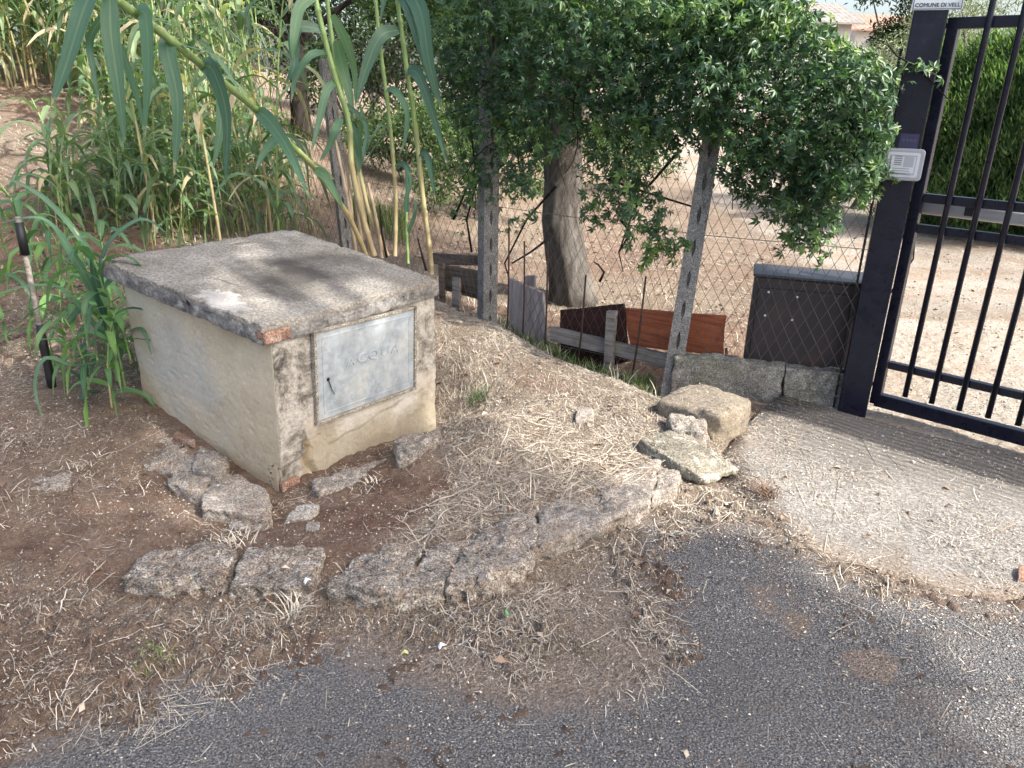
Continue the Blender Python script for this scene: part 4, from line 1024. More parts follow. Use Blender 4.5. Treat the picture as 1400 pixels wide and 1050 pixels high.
# ------------------------------------------------------------------ the tree behind the fence and the vine on the fence
tb = ong(778, 412); tb = Vector((tb.x, tb.y, tb.z))
tz = lambda px, py: aty(px, py, tb.y)
def tl(px, py): return tz(px, py) - tb
big = thing('tree', 'sturdy grey tree trunk behind the fence with its dark crown hidden above the vine', 'tree', tuple(tb))
mb = MB(); pts = [(787, 425), (782, 395), (774, 350), (768, 300), (768, 250), (770, 190), (776, 120), (785, 40), (792, -40), (800, -140)]
rad = [.21, .185, .165, .155, .152, .145, .14, .135, .13, .12]
mb.tube([tl(*q) for q in pts], rad, 28)
mb.tube([tl(770, 190), tl(735, 120), tl(715, 40), tl(700, -60)], [.09, .085, .075, .05], 12)
mb.tube([tl(776, 120), tl(840, 60), tl(900, -10), tl(960, -80)], [.08, .07, .06, .04], 12)
me = mb.mesh('trunk'); 
for v in me.vertices:
    n_ = noise.fractal(Vector((v.co.x * 6, v.co.y * 6, v.co.z * 2.5)), 1, 2, 4); v.co.x += n_ * .03; v.co.y += n_ * .03
    if v.co.z < .35: v.co.x *= 1 + (.35 - v.co.z) * .6 * max(0, math.sin(v.co.x * 19 + v.co.y * 11)); 
link_mesh('trunk', me, bark, big, True)
cl = blob(.5, 6.5, 3.3, 1.8, 1.0, .7, 26, .35, .6) + blob(-.4, 6.5, 2.5, .8, .5, .5, 9, .25, .45) + blob(1.35, 5.75, 2.8, .6, .5, .25, 9, .25, .4) + blob(1.9, 5.4, 3.2, .5, .5, .3, 6, .25, .4)  # last two clump groups added out of view to shade the trunk
n = 26000; w_ = np.array([c[3] ** 2 for c in cl]); w_ /= w_.sum(); ci = R.choice(len(cl), n, p=w_)
Pc = np.array([c[:3] for c in cl])[ci] + rdir(n) * (np.array([c[3] for c in cl])[ci] * R.random(n) ** .35)[:, None] - np.array(tb)
leaf_mesh('crown', Pc, rdir(n, -.3), unit(np.array([0, 0, 1.]) + rdir(n)), .05 + .04 * R.random(n), .018 + .012 * R.random(n), L_fine, big)

# dry litter caught round the trunk foot comes with the straw

def m_plain0(name, c): return NT(name, .7, .2).col(c).m
def palmate(C, N, size, five=5):
    """palmate leaves as five folded leaflets round one stalk end"""
    n = len(C); N = unit(N); T = unit(np.cross(N, rdir(n))); B = np.cross(N, T)
    CC, DD, NN, LL = [], [], [], []
    for k in range(five):
        a = math.radians(-105 + 210 * k / (five - 1)); d = T * math.cos(a) + B * math.sin(a)
        d = unit(d - N * (.15 + .35 * R.random((n, 1)))); CC.append(C); DD.append(d); NN.append(N + .15 * R.normal(size=(n, 3))); LL.append(size * (1.0 - .16 * abs(k - (five - 1) / 2)))
    return np.concatenate(CC), np.concatenate(DD), np.concatenate(NN), np.concatenate(LL)
VP0 = Vector((PX - .1, PY + .02, 0))
def fence_depth(px):
    """distance along the view of the fence at image column px"""
    xs = [540, 671, 950, 1185, 1300]; ys = [5.9, 5.3, 4.5, 4.08, 3.95]
    return np.interp(px, xs, ys)
VINE = [([(600, -10), (1060, -10), (1112, 38), (1160, 62), (1190, 92), (1228, 112), (1232, 150), (1222, 195), (1196, 238), (1168, 258), (1140, 262), (1100, 250), (1060, 232), (1010, 205), (985, 180), (940, 175), (905, 180), (860, 172), (815, 165), (790, 190), (760, 170), (735, 190), (690, 170), (640, 180), (600, 120)], 1.0, .85),
        ([(1000, 190), (1060, 210), (1160, 235), (1170, 262), (1140, 290), (1130, 325), (1110, 342), (1090, 330), (1072, 300), (1040, 288), (1000, 262), (985, 240)], .75, .45),
        ([(795, 160), (905, 170), (930, 190), (880, 230), (905, 262), (915, 300), (905, 345), (888, 352), (876, 320), (850, 300), (825, 310), (800, 292)], .36, .35),
        ([(880, 170), (960, 170), (950, 215), (905, 215)], .35, .3),
        ([(630, 160), (740, 180), (740, 230), (700, 260), (640, 250)], .55, .4),
        ([(620, 230), (740, 240), (735, 300), (700, 330), (640, 320), (600, 280)], .10, .4),
        ([(1160, 60), (1200, 95), (1240, 120), (1238, 200), (1205, 236), (1170, 180)], .6, .3)]
im_v = raster([(q[0], q[1]) for q in VINE], 2, 0.0)
V3 = []
for poly, dens, th in VINE:
    xs_ = [p[0] for p in poly]; ys_ = [p[1] for p in poly]; ar = (max(xs_) - min(xs_)) * (max(ys_) - min(ys_))
    m_ = int(ar * dens * .062); x = R.uniform(min(xs_), max(xs_), m_); y = R.uniform(min(ys_), max(ys_), m_)
    k = inpoly(x, y, poly); x, y = x[k], y[k]
    dep = fence_depth(x) + (R.random(len(x)) - .45) * th
    # lumpy front surface
    dep = dep + fbm(x / 60., y / 60., 1.0, 3) * .35
    d_ = np.array(FWD)[None] + np.array(RGT)[None] * ((x - 700) / FPX)[:, None] - np.array(UP)[None] * ((y - 525) / FPX)[:, None]
    V3.append(np.array([0, 0, EYE]) + d_ * (dep / d_[:, 1])[:, None])
# the part above the picture, so the hedge has a top
m_ = 2600; t_ = R.random(m_); fx = 1.30 - 1.6 * t_; fy = 4.3 + 1.15 * t_
V3.append(np.stack([fx + R.normal(size=m_) * .1, fy + (R.random(m_) - .5) * .7, 1.95 + R.random(m_) ** .8 * (.25 + .6 * (t_ > .3) * np.sin(np.clip(t_ - .25, 0, 1) * 4))], -1))
C = np.concatenate(V3); C = C + R.normal(size=C.shape) * .03; _vx, _vy = project(C); C = C[(_vx < 1222) | (_vy > 262) | (R.random(len(C)) < .06)]
Nn = unit(np.array([.35, -.75, .55]) + rdir(len(C)) * .85)
v0 = C[0] * 0 + np.array([1.0, 4.45, 0])
vine = thing('climbing_vine', 'dense dark green climbing vine with five part leaves draped over the chain link fence', 'vine', tuple(v0))
sz = .032 + .032 * R.random(len(C))
a_, b_, c_, d_ = palmate(C - v0, Nn, sz)
rv = np.clip(R.random(len(C)) * .7 + .25 * (C[:, 2] > 1.9) + .25 * (C[:, 0] > 1.9) * R.random(len(C)), 0, 1)  # higher leaves shifted yellower, a sunlit top painted into the leaf colour
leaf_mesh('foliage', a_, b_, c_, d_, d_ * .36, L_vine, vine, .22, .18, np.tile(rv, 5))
print('vine leaves', len(C)); SHOOTS = []
rs = random.Random(9); sc_, mbs = [], MB()
edge = [(640, 180), (690, 172), (735, 190), (790, 188), (830, 168), (870, 172), (940, 178), (990, 190), (1030, 225), (1060, 270), (1085, 325), (1110, 335), (1130, 300), (1160, 262), (1190, 235), (1210, 190), (1222, 150), (1205, 105), (1160, 70), (1110, 42), (1060, 20), (1000, 10), (905, 330), (885, 300), (860, 250), (820, 290), (700, 250), (650, 240)]
for i in range(110):
    a, b = edge[rs.randrange(len(edge))]; x, y = a + rs.uniform(-18, 18), b + rs.uniform(-14, 10); dp = float(fence_depth(x)) - rs.uniform(-.05, .38)
    ang = rs.uniform(.3, 2.8) if b > 120 else rs.uniform(-2.9, -.2); k_ = rs.randint(2, 6); pl = []
    for k in range(k_):
        if x > 1224 and y < 255: break
        q_ = aty(x, y, dp) - Vector(v0); pl.append(q_); sc_.append(tuple(q_)); ang += rs.uniform(-.25, .25) + .12 * math.cos(ang); x += math.cos(ang) * 7.5; y += math.sin(ang) * 7.5; dp -= .008
    if len(pl) > 2: mbs.tube(pl, .0022, 4)
sc_ = np.array(sc_); sc_ = np.repeat(sc_, 2, axis=0) + R.normal(size=(2 * len(sc_), 3)) * .012
a_, b_, c_, d_ = palmate(sc_, unit(np.array([.3, -.8, .45]) + rdir(len(sc_)) * .7), .024 + .038 * R.random(len(sc_)))
leaf_mesh('foliage', a_, b_, c_, d_, d_ * .38, L_vine, vine, .22, .2, np.tile(np.clip(.35 + .65 * R.random(len(sc_)), 0, 1), 5))
tw = mbs.build('twigs', bark_d, vine, True); tw['kind'] = 'stuff'; rs = random.Random(4)
for i in range(46):   # woody and green stems wandering through
    x = rs.uniform(620, 1215); y = rs.uniform(60, 200); dp = float(fence_depth(x)) + rs.uniform(-.1, .25); p = []
    ang = rs.uniform(-.5, 3.6)
    for k in range(7):
        p.append(aty(x, y, dp) - Vector(v0)); ang += rs.uniform(-.5, .5); x += math.cos(ang) * 16; y += abs(math.sin(ang)) * 18 + 3; dp += rs.uniform(-.03, .03)
        if y > 300: break
    if len(p) > 2: MB().tube(p, [.005 - .0004 * k for k in range(len(p))], 5).build('stem', bark_d, vine, True)
for line in ([(930, 205), (880, 262), (862, 300), (846, 345), (852, 372)], [(848, 300), (862, 318), (846, 345)], [(1150, 100), (1100, 150), (1010, 170), (900, 150)], [(620, 300), (650, 230), (640, 150)], [(645, 345), (638, 300), (660, 220), (650, 120)], [(760, 255), (720, 300), (690, 360), (700, 395)], [(745, 330), (725, 345), (700, 360)], [(820, 385), (826, 372), (818, 362), (812, 358)], [(830, 245), (880, 262), (945, 282)]):
    MB().tube([aty(px, py, float(fence_depth(px)) + .12) - Vector(v0) for px, py in line], [.009 - .0015 * k for k in range(len(line))], 6).build('stem', bark_d, vine, True)
# tendril reaching on to the post
mb = MB(); tp = [(1190, 95), (1225, 108), (1242, 85), (1262, 92), (1280, 103)]
q = [aty(px, py, 3.95) - Vector(v0) for px, py in tp]; mb.tube(q, .003, 5); mb.build('tendril', leaf_mat('stem_green', [(0, (.10, .16, .05)), (1, (.12, .2, .06))]), vine, True).data.attributes.new('rnd', 'FLOAT', 'FACE')
C = np.array([aty(px + R.normal() * 10, py + R.normal() * 9, 3.93 + R.normal() * .03) for px, py in tp * 4]) - v0
a_, b_, c_, d_ = palmate(C, unit(np.array([.2, -.8, .5]) + rdir(len(C)) * .6), .035 + .02 * R.random(len(C))); leaf_mesh('foliage', a_, b_, c_, d_, d_ * .42, L_vine, vine, .2, .12)

# ------------------------------------------------------------------ giant reeds
def ribbon(V, Fc, pts, wid, nrm, fold=.18, seg=12, prof=None):
    """smooth strip through control points; V-folded; width tapers to the tip"""
    pts = [Vector(p) for p in pts]; n = len(pts)
    def cr(t):
        s = t * (n - 1); i = min(int(s), n - 2); u = s - i
        p0, p1, p2, p3 = pts[max(i - 1, 0)], pts[i], pts[i + 1], pts[min(i + 2, n - 1)]
        return .5 * ((2 * p1) + (p2 - p0) * u + (2 * p0 - 5 * p1 + 4 * p2 - p3) * u * u + (3 * p1 - p0 - 3 * p2 + p3) * u ** 3)
    b = len(V); nrm = Vector(nrm)
    for i in range(seg + 1):
        t = i / seg; p = cr(t); tg = (cr(min(t + .01, 1)) - cr(max(t - .01, 0))).normalized()
        s = tg.cross(nrm); s = s.normalized() if s.length > 1e-4 else Vector((1, 0, 0)); nn = s.cross(tg)
        w_ = wid * (min(1, .55 + t * 2.2) * (1 - t ** 2.6) + .01) * (1 + .10 * noise.noise(Vector((t * 7, p.x * 5, p.y * 5)))); nn = nn + s * (.25 * noise.noise(Vector((t * 5, p.x * 9, 3))))
        V += [p + s * w_ * .5 + nn * w_ * fold, p, p - s * w_ * .5 + nn * w_ * fold]
        if i:
            k = b + 3 * (i - 1); Fc += [(k, k + 1, k + 4, k + 3), (k + 1, k + 2, k + 5, k + 4)]
def ribbon_obj(name, items, mat, parent, org=(0, 0, 0), rnd=None):
    V, Fc = [], []; cnt = []
    for it in items:
        f0 = len(Fc); ribbon(V, Fc, *it); cnt.append(len(Fc) - f0)
    me = bpy.data.meshes.new(name); me.from_pydata([tuple(v - Vector(org)) for v in V], [], Fc); me.update()
    rib, tip = [], []
    for it in items:
        sg = it[4] if len(it) > 4 else 12
        for i in range(sg + 1): rib += [0.0, 1.0, 0.0]; tip += [i / sg] * 3
    for q, A in (('rib', rib), ('tip', tip)):
        a = me.attributes.new(q, 'FLOAT', 'POINT'); a.data.foreach_set('value', A)
    a = me.attributes.new('rnd', 'FLOAT', 'FACE'); vals = []
    for k, c in enumerate(cnt): vals += [(rnd[k] if rnd is not None else random.random())] * c
    a.data.foreach_set('value', vals)
    return link_mesh(name, me, mat, parent, True)
def m_stalk():
    m = NT('reed_stalk', .45, .4); q = m.attr('hgt')
    c = m.ramp(q, [(0, (.36, .27, .16)), (.30, (.38, .33, .17)), (.45, (.20, .29, .10)), (1, (.24, .36, .13))])
    c = m.mix(.5, c, m.ramp(m.noise(m.coord('Object', (20, 20, 2)), 3, 5), [(.35, .65), (.65, 1.15)]), 'MULTIPLY'); m.col(c); return m.m
stalkm = m_stalk()
dryc = NT('dry_cane', .7, .2); dryc.col(dryc.ramp(dryc.noise(dryc.coord('Object', (20, 20, 2)), 3, 5), [(.35, (.22, .165, .11)), (.65, (.40, .32, .22))])); dryc = dryc.m
def stalk_mesh(mb, pts, r0, r1, sub=6, node=.16):
    P = [Vector(p) for p in pts]; n = len(P); L = []; out = []; rr = []; tot = sum((P[i + 1] - P[i]).length for i in range(n - 1)); k = max(4, int(tot / node))
    def cr(t):
        s = t * (n - 1); i = min(int(s), n - 2); u = s - i
        p0, p1, p2, p3 = P[max(i - 1, 0)], P[i], P[i + 1], P[min(i + 2, n - 1)]
        return .5 * ((2 * p1) + (p2 - p0) * u + (2 * p0 - 5 * p1 + 4 * p2 - p3) * u * u + (3 * p1 - p0 - 3 * p2 + p3) * u ** 3)
    for i in range(k):
        for f, w_ in ((0, 1.22), (.06, 1.0), (.5, .95), (.94, 1.03)):
            t = (i + f) / k; out.append(cr(t)); rr.append((r0 + (r1 - r0) * t) * w_)
    out.append(cr(1)); rr.append(r1); mb.tube(out, rr, 8); return out
def stalk_obj(pts, r0, r1, parent, org, mat=None, h0=0.0, h1=1.0):
    mb = MB(); o = stalk_mesh(mb, [Vector(p) - Vector(org) for p in pts], r0, r1); ob = mb.build('stalk', mat or stalkm, parent, True)
    a = ob.data.attributes.new('hgt', 'FLOAT', 'POINT'); nv = len(ob.data.vertices)
    a.data.foreach_set('value', [h0 + (h1 - h0) * (i / nv) for i in range(nv)]); return ob
def lp(px, py, d): return aty(px, py, d)
VN = Vector((0, -1, .25))
def hero(label, pts, r, leaves, sheath=True, h0=.0, h1=1.0):
    """pts: (px,py,depth); leaves: ([(px,py,depth)...], width, normal)"""
    P = [lp(*q) for q in pts]; org = P[0]; t = thing('giant_reed', label, 'reed', tuple(org), group=None)
    stalk_obj(P, r, r * .75, t, org, None, h0, h1)
    for k, (q, w_, nm) in enumerate(leaves):
        ribbon_obj('leaf', [([lp(*z) for z in q], w_ * .74, nm, .10, 16)], L_reedh, t, org, [random.uniform(.1, .9)])
    return t
hero('long giant reed leaning up to the left over the concrete box with broad hanging leaves',
     [(503, 355, 4.55), (477, 297, 4.35), (433, 233, 3.95), (400, 200, 3.7), (350, 150, 3.3), (277, 90, 2.8), (240, 60, 2.62), (187, 20, 2.4), (150, -8, 2.28), (90, -60, 2.1), (20, -130, 1.95)], .0150,
     [([(128, -20, 2.2), (112, 20, 2.12), (90, 90, 2.08), (70, 145, 2.05)], .070, (0, -1, .1)),
      ([(150, -8, 2.28), (152, 50, 2.22), (162, 120, 2.2), (171, 198, 2.2)], .066, (.3, -1, .1)),
      ([(160, 0, 2.3), (124, 50, 2.42), (128, 100, 2.42), (135, 140, 2.4)], .030, (.6, -1, .1)),
      ([(187, 19, 2.4), (199, 22, 2.34), (203, 100, 2.31), (196, 193, 2.3)], .060, (-.1, -1, .2)),
      ([(165, 60, 2.5), (178, 100, 2.5), (190, 140, 2.5), (196, 180, 2.5)], .045, (-.5, -1, .2)),
      ([(236, 57, 2.62), (229, 70, 2.58), (243, 140, 2.55), (238, 240, 2.53)], .074, (.25, -1, .1)),
      ([(277, 90, 2.8), (292, 98, 2.74), (310, 160, 2.72), (308, 255, 2.7)], .080, (-.2, -1, .2)),
      ([(300, 108, 2.9), (303, 140, 2.9), (300, 185, 2.88), (291, 232, 2.86)], .055, (.6, -1, .1)),
      ([(352, 152, 3.3), (368, 165, 3.2), (395, 205, 3.15), (426, 275, 3.1)], .082, (-.25, -1, .3)),
      ([(390, 190, 3.6), (375, 193, 3.6), (360, 210, 3.58), (349, 233, 3.55)], .060, (.4, -1, .5)),
      ([(430, 232, 3.92), (444, 240, 3.85), (457, 262, 3.8), (470, 286, 3.8)], .062, (-.2, -1, .4)),
      ([(240, 60, 2.62), (290, 75, 2.7), (312, 100, 2.7), (330, 130, 2.7)], .03, (0, -.4, 1))], h0=.2)
hero('thick upright giant reed left of the dark tree, with arching leaves',
     [(512, 350, 4.7), (497, 300, 4.7), (481, 228, 4.7), (477, 167, 4.7), (458, 105, 4.7), (441, 40, 4.7), (431, -5, 4.7), (420, -80, 4.7)], .0185,
     [([(447, 72, 4.7), (425, 76, 4.6), (405, 105, 4.55), (398, 140, 4.5)], .07, (0, -1, .6)),
      ([(458, 112, 4.7), (446, 125, 4.6), (436, 165, 4.55), (425, 210, 4.5)], .07, (.4, -1, .3)),
      ([(466, 162, 4.7), (460, 175, 4.6), (450, 200, 4.6), (437, 220, 4.6)], .07, (.1, -1, .4)),
      ([(440, 40, 4.7), (405, 40, 4.6), (402, 90, 4.5), (390, 115, 4.5)], .09, (.2, -1, .3)),
      ([(455, 20, 4.7), (475, 60, 4.75), (485, 100, 4.8), (486, 145, 4.8)], .08, (-.3, -1, .3)),
      ([(460, 55, 4.7), (468, 90, 4.8), (478, 130, 4.8), (482, 165, 4.8)], .09, (.2, -1, .2)),
      ([(430, -5, 4.7), (410, 10, 4.6), (402, 50, 4.5), (400, 82, 4.5)], .09, (.3, -1, .3))])
hero('giant reed standing just right of the thickest reed, its leaves bunched low',
     [(530, 350, 4.85), (505, 290, 4.85), (487, 215, 4.85), (470, 140, 4.85), (455, 60, 4.85), (440, -60, 4.85)], .016,
     [([(487, 210, 4.85), (492, 180, 4.8), (496, 160, 4.75), (489, 135, 4.7)], .05, (.4, -1, .2)),
      ([(485, 205, 4.8), (495, 225, 4.75), (520, 190, 4.7), (545, 165, 4.65)], .03, (0, -.5, 1)),
      ([(478, 165, 4.8), (488, 190, 4.75), (492, 220, 4.75), (490, 240, 4.7)], .06, (-.3, -1, .3)),
      ([(470, 140, 4.8), (500, 170, 4.75), (497, 210, 4.7), (495, 222, 4.7)], .04, (0, -1, .5))])
hero('slender giant reed with one curled leaf, between the thick reeds and the tallest one',
     [(540, 350, 4.95), (541, 277, 4.95), (538, 220, 4.95), (531, 150, 4.95), (522, 80, 4.95), (513, -5, 4.95), (505, -90, 4.95)], .0140,
     [([(528, 123, 4.95), (540, 124, 4.85), (556, 150, 4.8), (554, 190, 4.78), (544, 216, 4.78)], .055, (-.2, -1, .5)),
      ([(534, 178, 4.95), (520, 172, 4.85), (505, 195, 4.8), (500, 215, 4.8)], .022, (.2, -1, .5)),
      ([(541, 225, 4.95), (556, 228, 4.9), (557, 260, 4.88), (556, 330, 4.85)], .05, (-.2, -1, .5))])
hero('tallest right hand giant reed with long drooping leaves beside the vine',
     [(590, 375, 5.0), (588, 345, 5.0), (578, 268, 5.0), (567, 165, 5.0), (557, 100, 5.0), (549, 40, 5.0), (543, -5, 5.0), (536, -90, 5.0)], .0175,
     [([(545, 41, 5.0), (520, 50, 4.9), (500, 95, 4.85), (486, 145, 4.8)], .115, (.3, -1, .5)),
      ([(555, 100, 5.0), (570, 100, 4.9), (590, 150, 4.85), (613, 231, 4.8)], .095, (-.3, -1, .5)),
      ([(552, -20, 5.0), (575, 15, 4.85), (588, 90, 4.8), (606, 155, 4.8)], .13, (-.3, -1, .3)),
      ([(545, -5, 5.0), (556, 10, 4.9), (572, 60, 4.85), (596, 140, 4.8)], .07, (-.1, -1, .3)),
      ([(572, 210, 5.0), (583, 212, 4.95), (590, 240, 4.9), (596, 277, 4.88)], .06, (-.3, -1, .5)),
      ([(552, -10, 5.0), (535, -30, 4.9), (525, 0, 4.9), (520, 30, 4.9)], .06, (.3, -1, .5))])
hero('short green reed shoot with upright leaves between the two slender reeds',
     [(558, 360, 4.8), (556, 320, 4.8), (556, 290, 4.8)], .010,
     [([(556, 300, 4.8), (556, 270, 4.8), (562, 245, 4.8), (554, 228, 4.8)], .04, (0, -1, .2)), ([(557, 320, 4.8), (565, 300, 4.78), (568, 285, 4.75), (569, 270, 4.75)], .035, (.3, -1, .2))], h0=.5)
# dry canes of the clump
k_ = 0
for (a, b, c, d) in ((488, 345, 452, 165), (497, 350, 476, 210), (505, 348, 488, 240), (522, 345, 503, 250), (484, 340, 470, 195)):
    y = 4.62 + .06 * k_; A, B = lp(a, b + 8, y), lp(c, d, y + .05); t = thing('dry_cane', 'bare straw coloured reed cane in the clump behind the box', 'cane', tuple(A), group='dry canes in the reed clump'); k_ += 1
    mb = MB(); stalk_mesh(mb, [Vector(), (B - A) * .5 + Vector((.01, 0, 0)), B - A], .0125, .009); mb.build('stalk', dryc, t, True)
for (q, lab) in (([(529, 352), (522, 320), (519, 280)], 'thin dark dead stick leaning among the canes'), ([(583, 370), (576, 345), (571, 325)], 'short grey dead stick beside the tallest reed')):
    A = lp(*q[0], 4.7); mb = MB(); mb.tube([lp(*z, 4.7) - A for z in q], [.009, .007, .004], 6); o = mb.build('stick', bark_d, None, True); o.location = A; tag(o, lab, 'stick')

def make_reed(seed, h, nl, name='giant_reed', lab='', grp='', ll=.56, lw=.056, lean=.15, r=.012, kind_cat='reed'):
    rs = random.Random(seed); t = thing(name, lab, kind_cat, (0, 0, 0), group=grp)
    a = rs.uniform(0, 6.28); top = Vector((math.cos(a) * lean * h, math.sin(a) * lean * h, h))
    pts = [Vector((0, 0, -.05)), Vector((top.x * .15, top.y * .15, h * .4)), Vector((top.x * .5, top.y * .5, h * .75)), top]
    stalk_obj(pts, r, r * .4, t, (0, 0, 0), None, rs.choice((0, .25, .45)), 1)
    it = []
    for i in range(nl):
        f = .12 + .88 * (i + .5) / nl; s = f * 3; j = min(int(s), 2); p = pts[j].lerp(pts[j + 1], s - j)
        az = a + i * 2.6 + rs.uniform(-.6, .6); L_ = ll * rs.uniform(.7, 1.25) * (1 - .3 * f * f); d = Vector((math.cos(az), math.sin(az), 0)); up = rs.uniform(.25, .9)
        dr = rs.uniform(.2, 1.1)
        it.append(([p, p + d * L_ * .3 + Vector((0, 0, L_ * .32 * up)), p + d * L_ * .65 + Vector((0, 0, L_ * (.3 * up - .2 * dr))), p + d * L_ * (1 - .25 * dr) + Vector((0, 0, L_ * (.2 * up - .75 * dr)))], lw * rs.uniform(.7, 1.15), Vector((-d.x * .4, -d.y * .4, 1)) + Vector((rs.uniform(-.4, .4), rs.uniform(-.4, .4), 0)), .15, 8))
    lv = ribbon_obj('leaves', it, L_reedy if name == 'young_reed' else L_reed, t)
    return t
def copy_tree(o, parent=None):
    c = o.copy(); COL.objects.link(c); c.parent = parent
    for ch in kids[o]: copy_tree(ch, c)
    return c
kids = {}
def protos(ps):
    for p in ps:
        for o in [p] + list(p.children): kids[o] = list(o.children)
def scatter(ps, spots, rs, s0=.85, s1=1.2):
    first = set()
    for i, (x, y) in enumerate(spots):
        p = ps[i % len(ps)]
        if id(p) not in first: first.add(id(p)); o = p
        else: o = copy_tree(p)
        s = rs.uniform(s0, s1); o.location = (x, y, hz(x, y) - .03); o.rotation_euler = (rs.uniform(-.06, .06), rs.uniform(-.06, .06), rs.uniform(0, 6.28)); o.scale = (s, s, s)
GT = 'giant reeds in the thicket behind the concrete box'
rp = [make_reed(s, h, nl, lab='leafy green giant reed crowded in the thicket behind and left of the concrete box', grp=GT) for s, h, nl in ((1, 2.6, 20), (2, 2.1, 19), (3, 3.0, 22), (4, 1.6, 16), (5, 2.4, 20), (6, 1.9, 17))]
protos(rp); rs = random.Random(11); spots = []
while len(spots) < 130:
    x, y = rs.uniform(-10.5, -1.1), rs.uniform(5.6, 14.5)
    px, py = topx((x, y, hz(x, y)))
    # keep the bare straw slope at far left open and the gap to the dark tree
    if px < -120 or px > 400 + (y - 6) * 10: continue
    if px < 135 and py > 105: continue
    if px < 210 and py > 205: continue
    if y > 7.5 and px > 350: continue
    spots.append((x, y))
for _ in range(30):
    P = ong(rs.uniform(130, 400), rs.uniform(120, 200))
    if 5.2 < P.y < 14: spots.append((P.x, P.y))
for _ in range(40):
    P = ong(rs.uniform(-80, 150), rs.uniform(96, 132))
    if P.y < 13: spots.append((P.x, P.y))
for _ in range(26):
    P = ong(rs.uniform(-120, 170), rs.uniform(60, 118))
    if 7 < P.y < 22: spots.append((P.x, P.y))
scatter(rp, spots, rs)
GS = 'low reed shoots at the foot of the thicket'
sp = [make_reed(s, h, nl, 'reed_shoot', 'low green reed shoot with arching leaves at the foot of the thicket', GS, .45, .046, .25, .006, 'reed') for s, h, nl in ((21, .55, 8), (22, .75, 9), (23, .4, 7), (24, .9, 10))]
protos(sp); spots = []
while len(spots) < 85:
    px, py = rs.uniform(60, 400), rs.uniform(150, 330)
    if py < 330 - (px - 60) * 1.3: continue
    if px < 150 and py < 250: continue
    P = ong(px, py)
    if P.y > 9: continue
    if (P.x - bBack.x) ** 2 + (P.y - bBack.y) ** 2 < .09: continue
    q = Vector((P.x, P.y)) - BF
    if -.1 < q.dot(SDD) < BL_ + .12 and -.1 < q.dot(FRD) < BW_ + .12: continue
    spots.append((P.x, P.y))
for _ in range(34):
    P = ong(rs.uniform(385, 545), rs.uniform(285, 330)); q = Vector((P.x, P.y)) - BF
    if not (-.1 < q.dot(SDD) < BL_ + .12 and -.1 < q.dot(FRD) < BW_ + .12) and P.y < 7: spots.append((P.x, P.y))
scatter(sp, spots, rs)
GL_ = 'young reeds beside the left wall of the concrete box'
yr = [make_reed(s, h, nl, 'young_reed', 'broad leaved young green reed beside the left wall of the box', GL_, .52, .052, .22, .008, 'reed') for s, h, nl in ((31, .80, 12), (32, .62, 11), (33, .9, 13))]
protos(yr)
scatter(yr, [tuple(ong(*q)[:2]) for q in ((152, 556), (124, 540), (172, 530), (98, 500), (140, 480), (165, 470), (110, 440), (-10, 480), (60, 400), (180, 500), (130, 430), (20, 380))], rs, .62, .85)
hero('young reed with long leaves arching over the soil left of the box',
     [(165, 560, 3.75), (160, 520, 3.72), (150, 460, 3.7), (140, 420, 3.7)], .008,
     [([(155, 490, 3.7), (105, 500, 3.5), (62, 490, 3.4), (48, 530, 3.35), (64, 588, 3.3)], .042, (0, -.6, 1)), ([(160, 540, 3.7), (125, 535, 3.55), (108, 552, 3.5), (104, 590, 3.45)], .036, (0, -.6, 1)),
      ([(155, 480, 3.7), (175, 455, 3.55), (195, 452, 3.45), (208, 488, 3.4)], .04, (0, -.5, 1)), ([(145, 440, 3.7), (125, 420, 3.6), (122, 425, 3.5), (122, 475, 3.45)], .045, (0, -1, .3)),
      ([(150, 460, 3.7), (130, 380, 3.65), (125, 350, 3.6), (100, 310, 3.6)], .05, (.2, -1, .3)), ([(145, 430, 3.7), (100, 350, 3.6), (60, 300, 3.5), (0, 305, 3.4)], .05, (0, -.6, 1)),
      ([(150, 470, 3.7), (90, 400, 3.6), (50, 390, 3.5), (0, 400, 3.4)], .04, (0, -.6, 1)), ([(140, 425, 3.7), (118, 340, 3.7), (60, 270, 3.65), (-5, 238, 3.6)], .045, (.1, -1, .6)),
      ([(148, 450, 3.7), (140, 350, 3.7), (190, 300, 3.7), (230, 320, 3.7)], .035, (0, -1, .6))], h0=.5)

# ------------------------------------------------------------------ background trees, hedge, houses
def gbase(px, py, y=None):
    P = ong(px, py) if y is None else aty(px, py, y)
    return Vector((P.x, P.y, hz(P.x, P.y)))
def bt_tree(name, label, cat, px, y, h, rx, leafm, n, ll, lw, tr, k=22, base_frac=.35, r0=.35, r1=.7, barkm=None, group=None, spread=.4, py=150):
    P = aty(px, py, y); P.z = hz(P.x, P.y)
    cl = blob(P.x, P.y, P.z + h * (1 + base_frac) / 2, rx, rx * .8, h * (1 - base_frac) / 2, k, r0, r1)
    return tree(name, label, cat, P, h, cl, leafm, n, ll, lw, tr, barkm, group, h * base_frac * .9, spread)
bt_tree('tree', 'dark trunked forked tree in the field seen through the reeds', 'tree', 410, 11.5, 3.6, 1.7, L_dark, 9000, .07, .03, .15, 24, .38, .4, .7, bark_d)
GB = 'trees beyond the field'
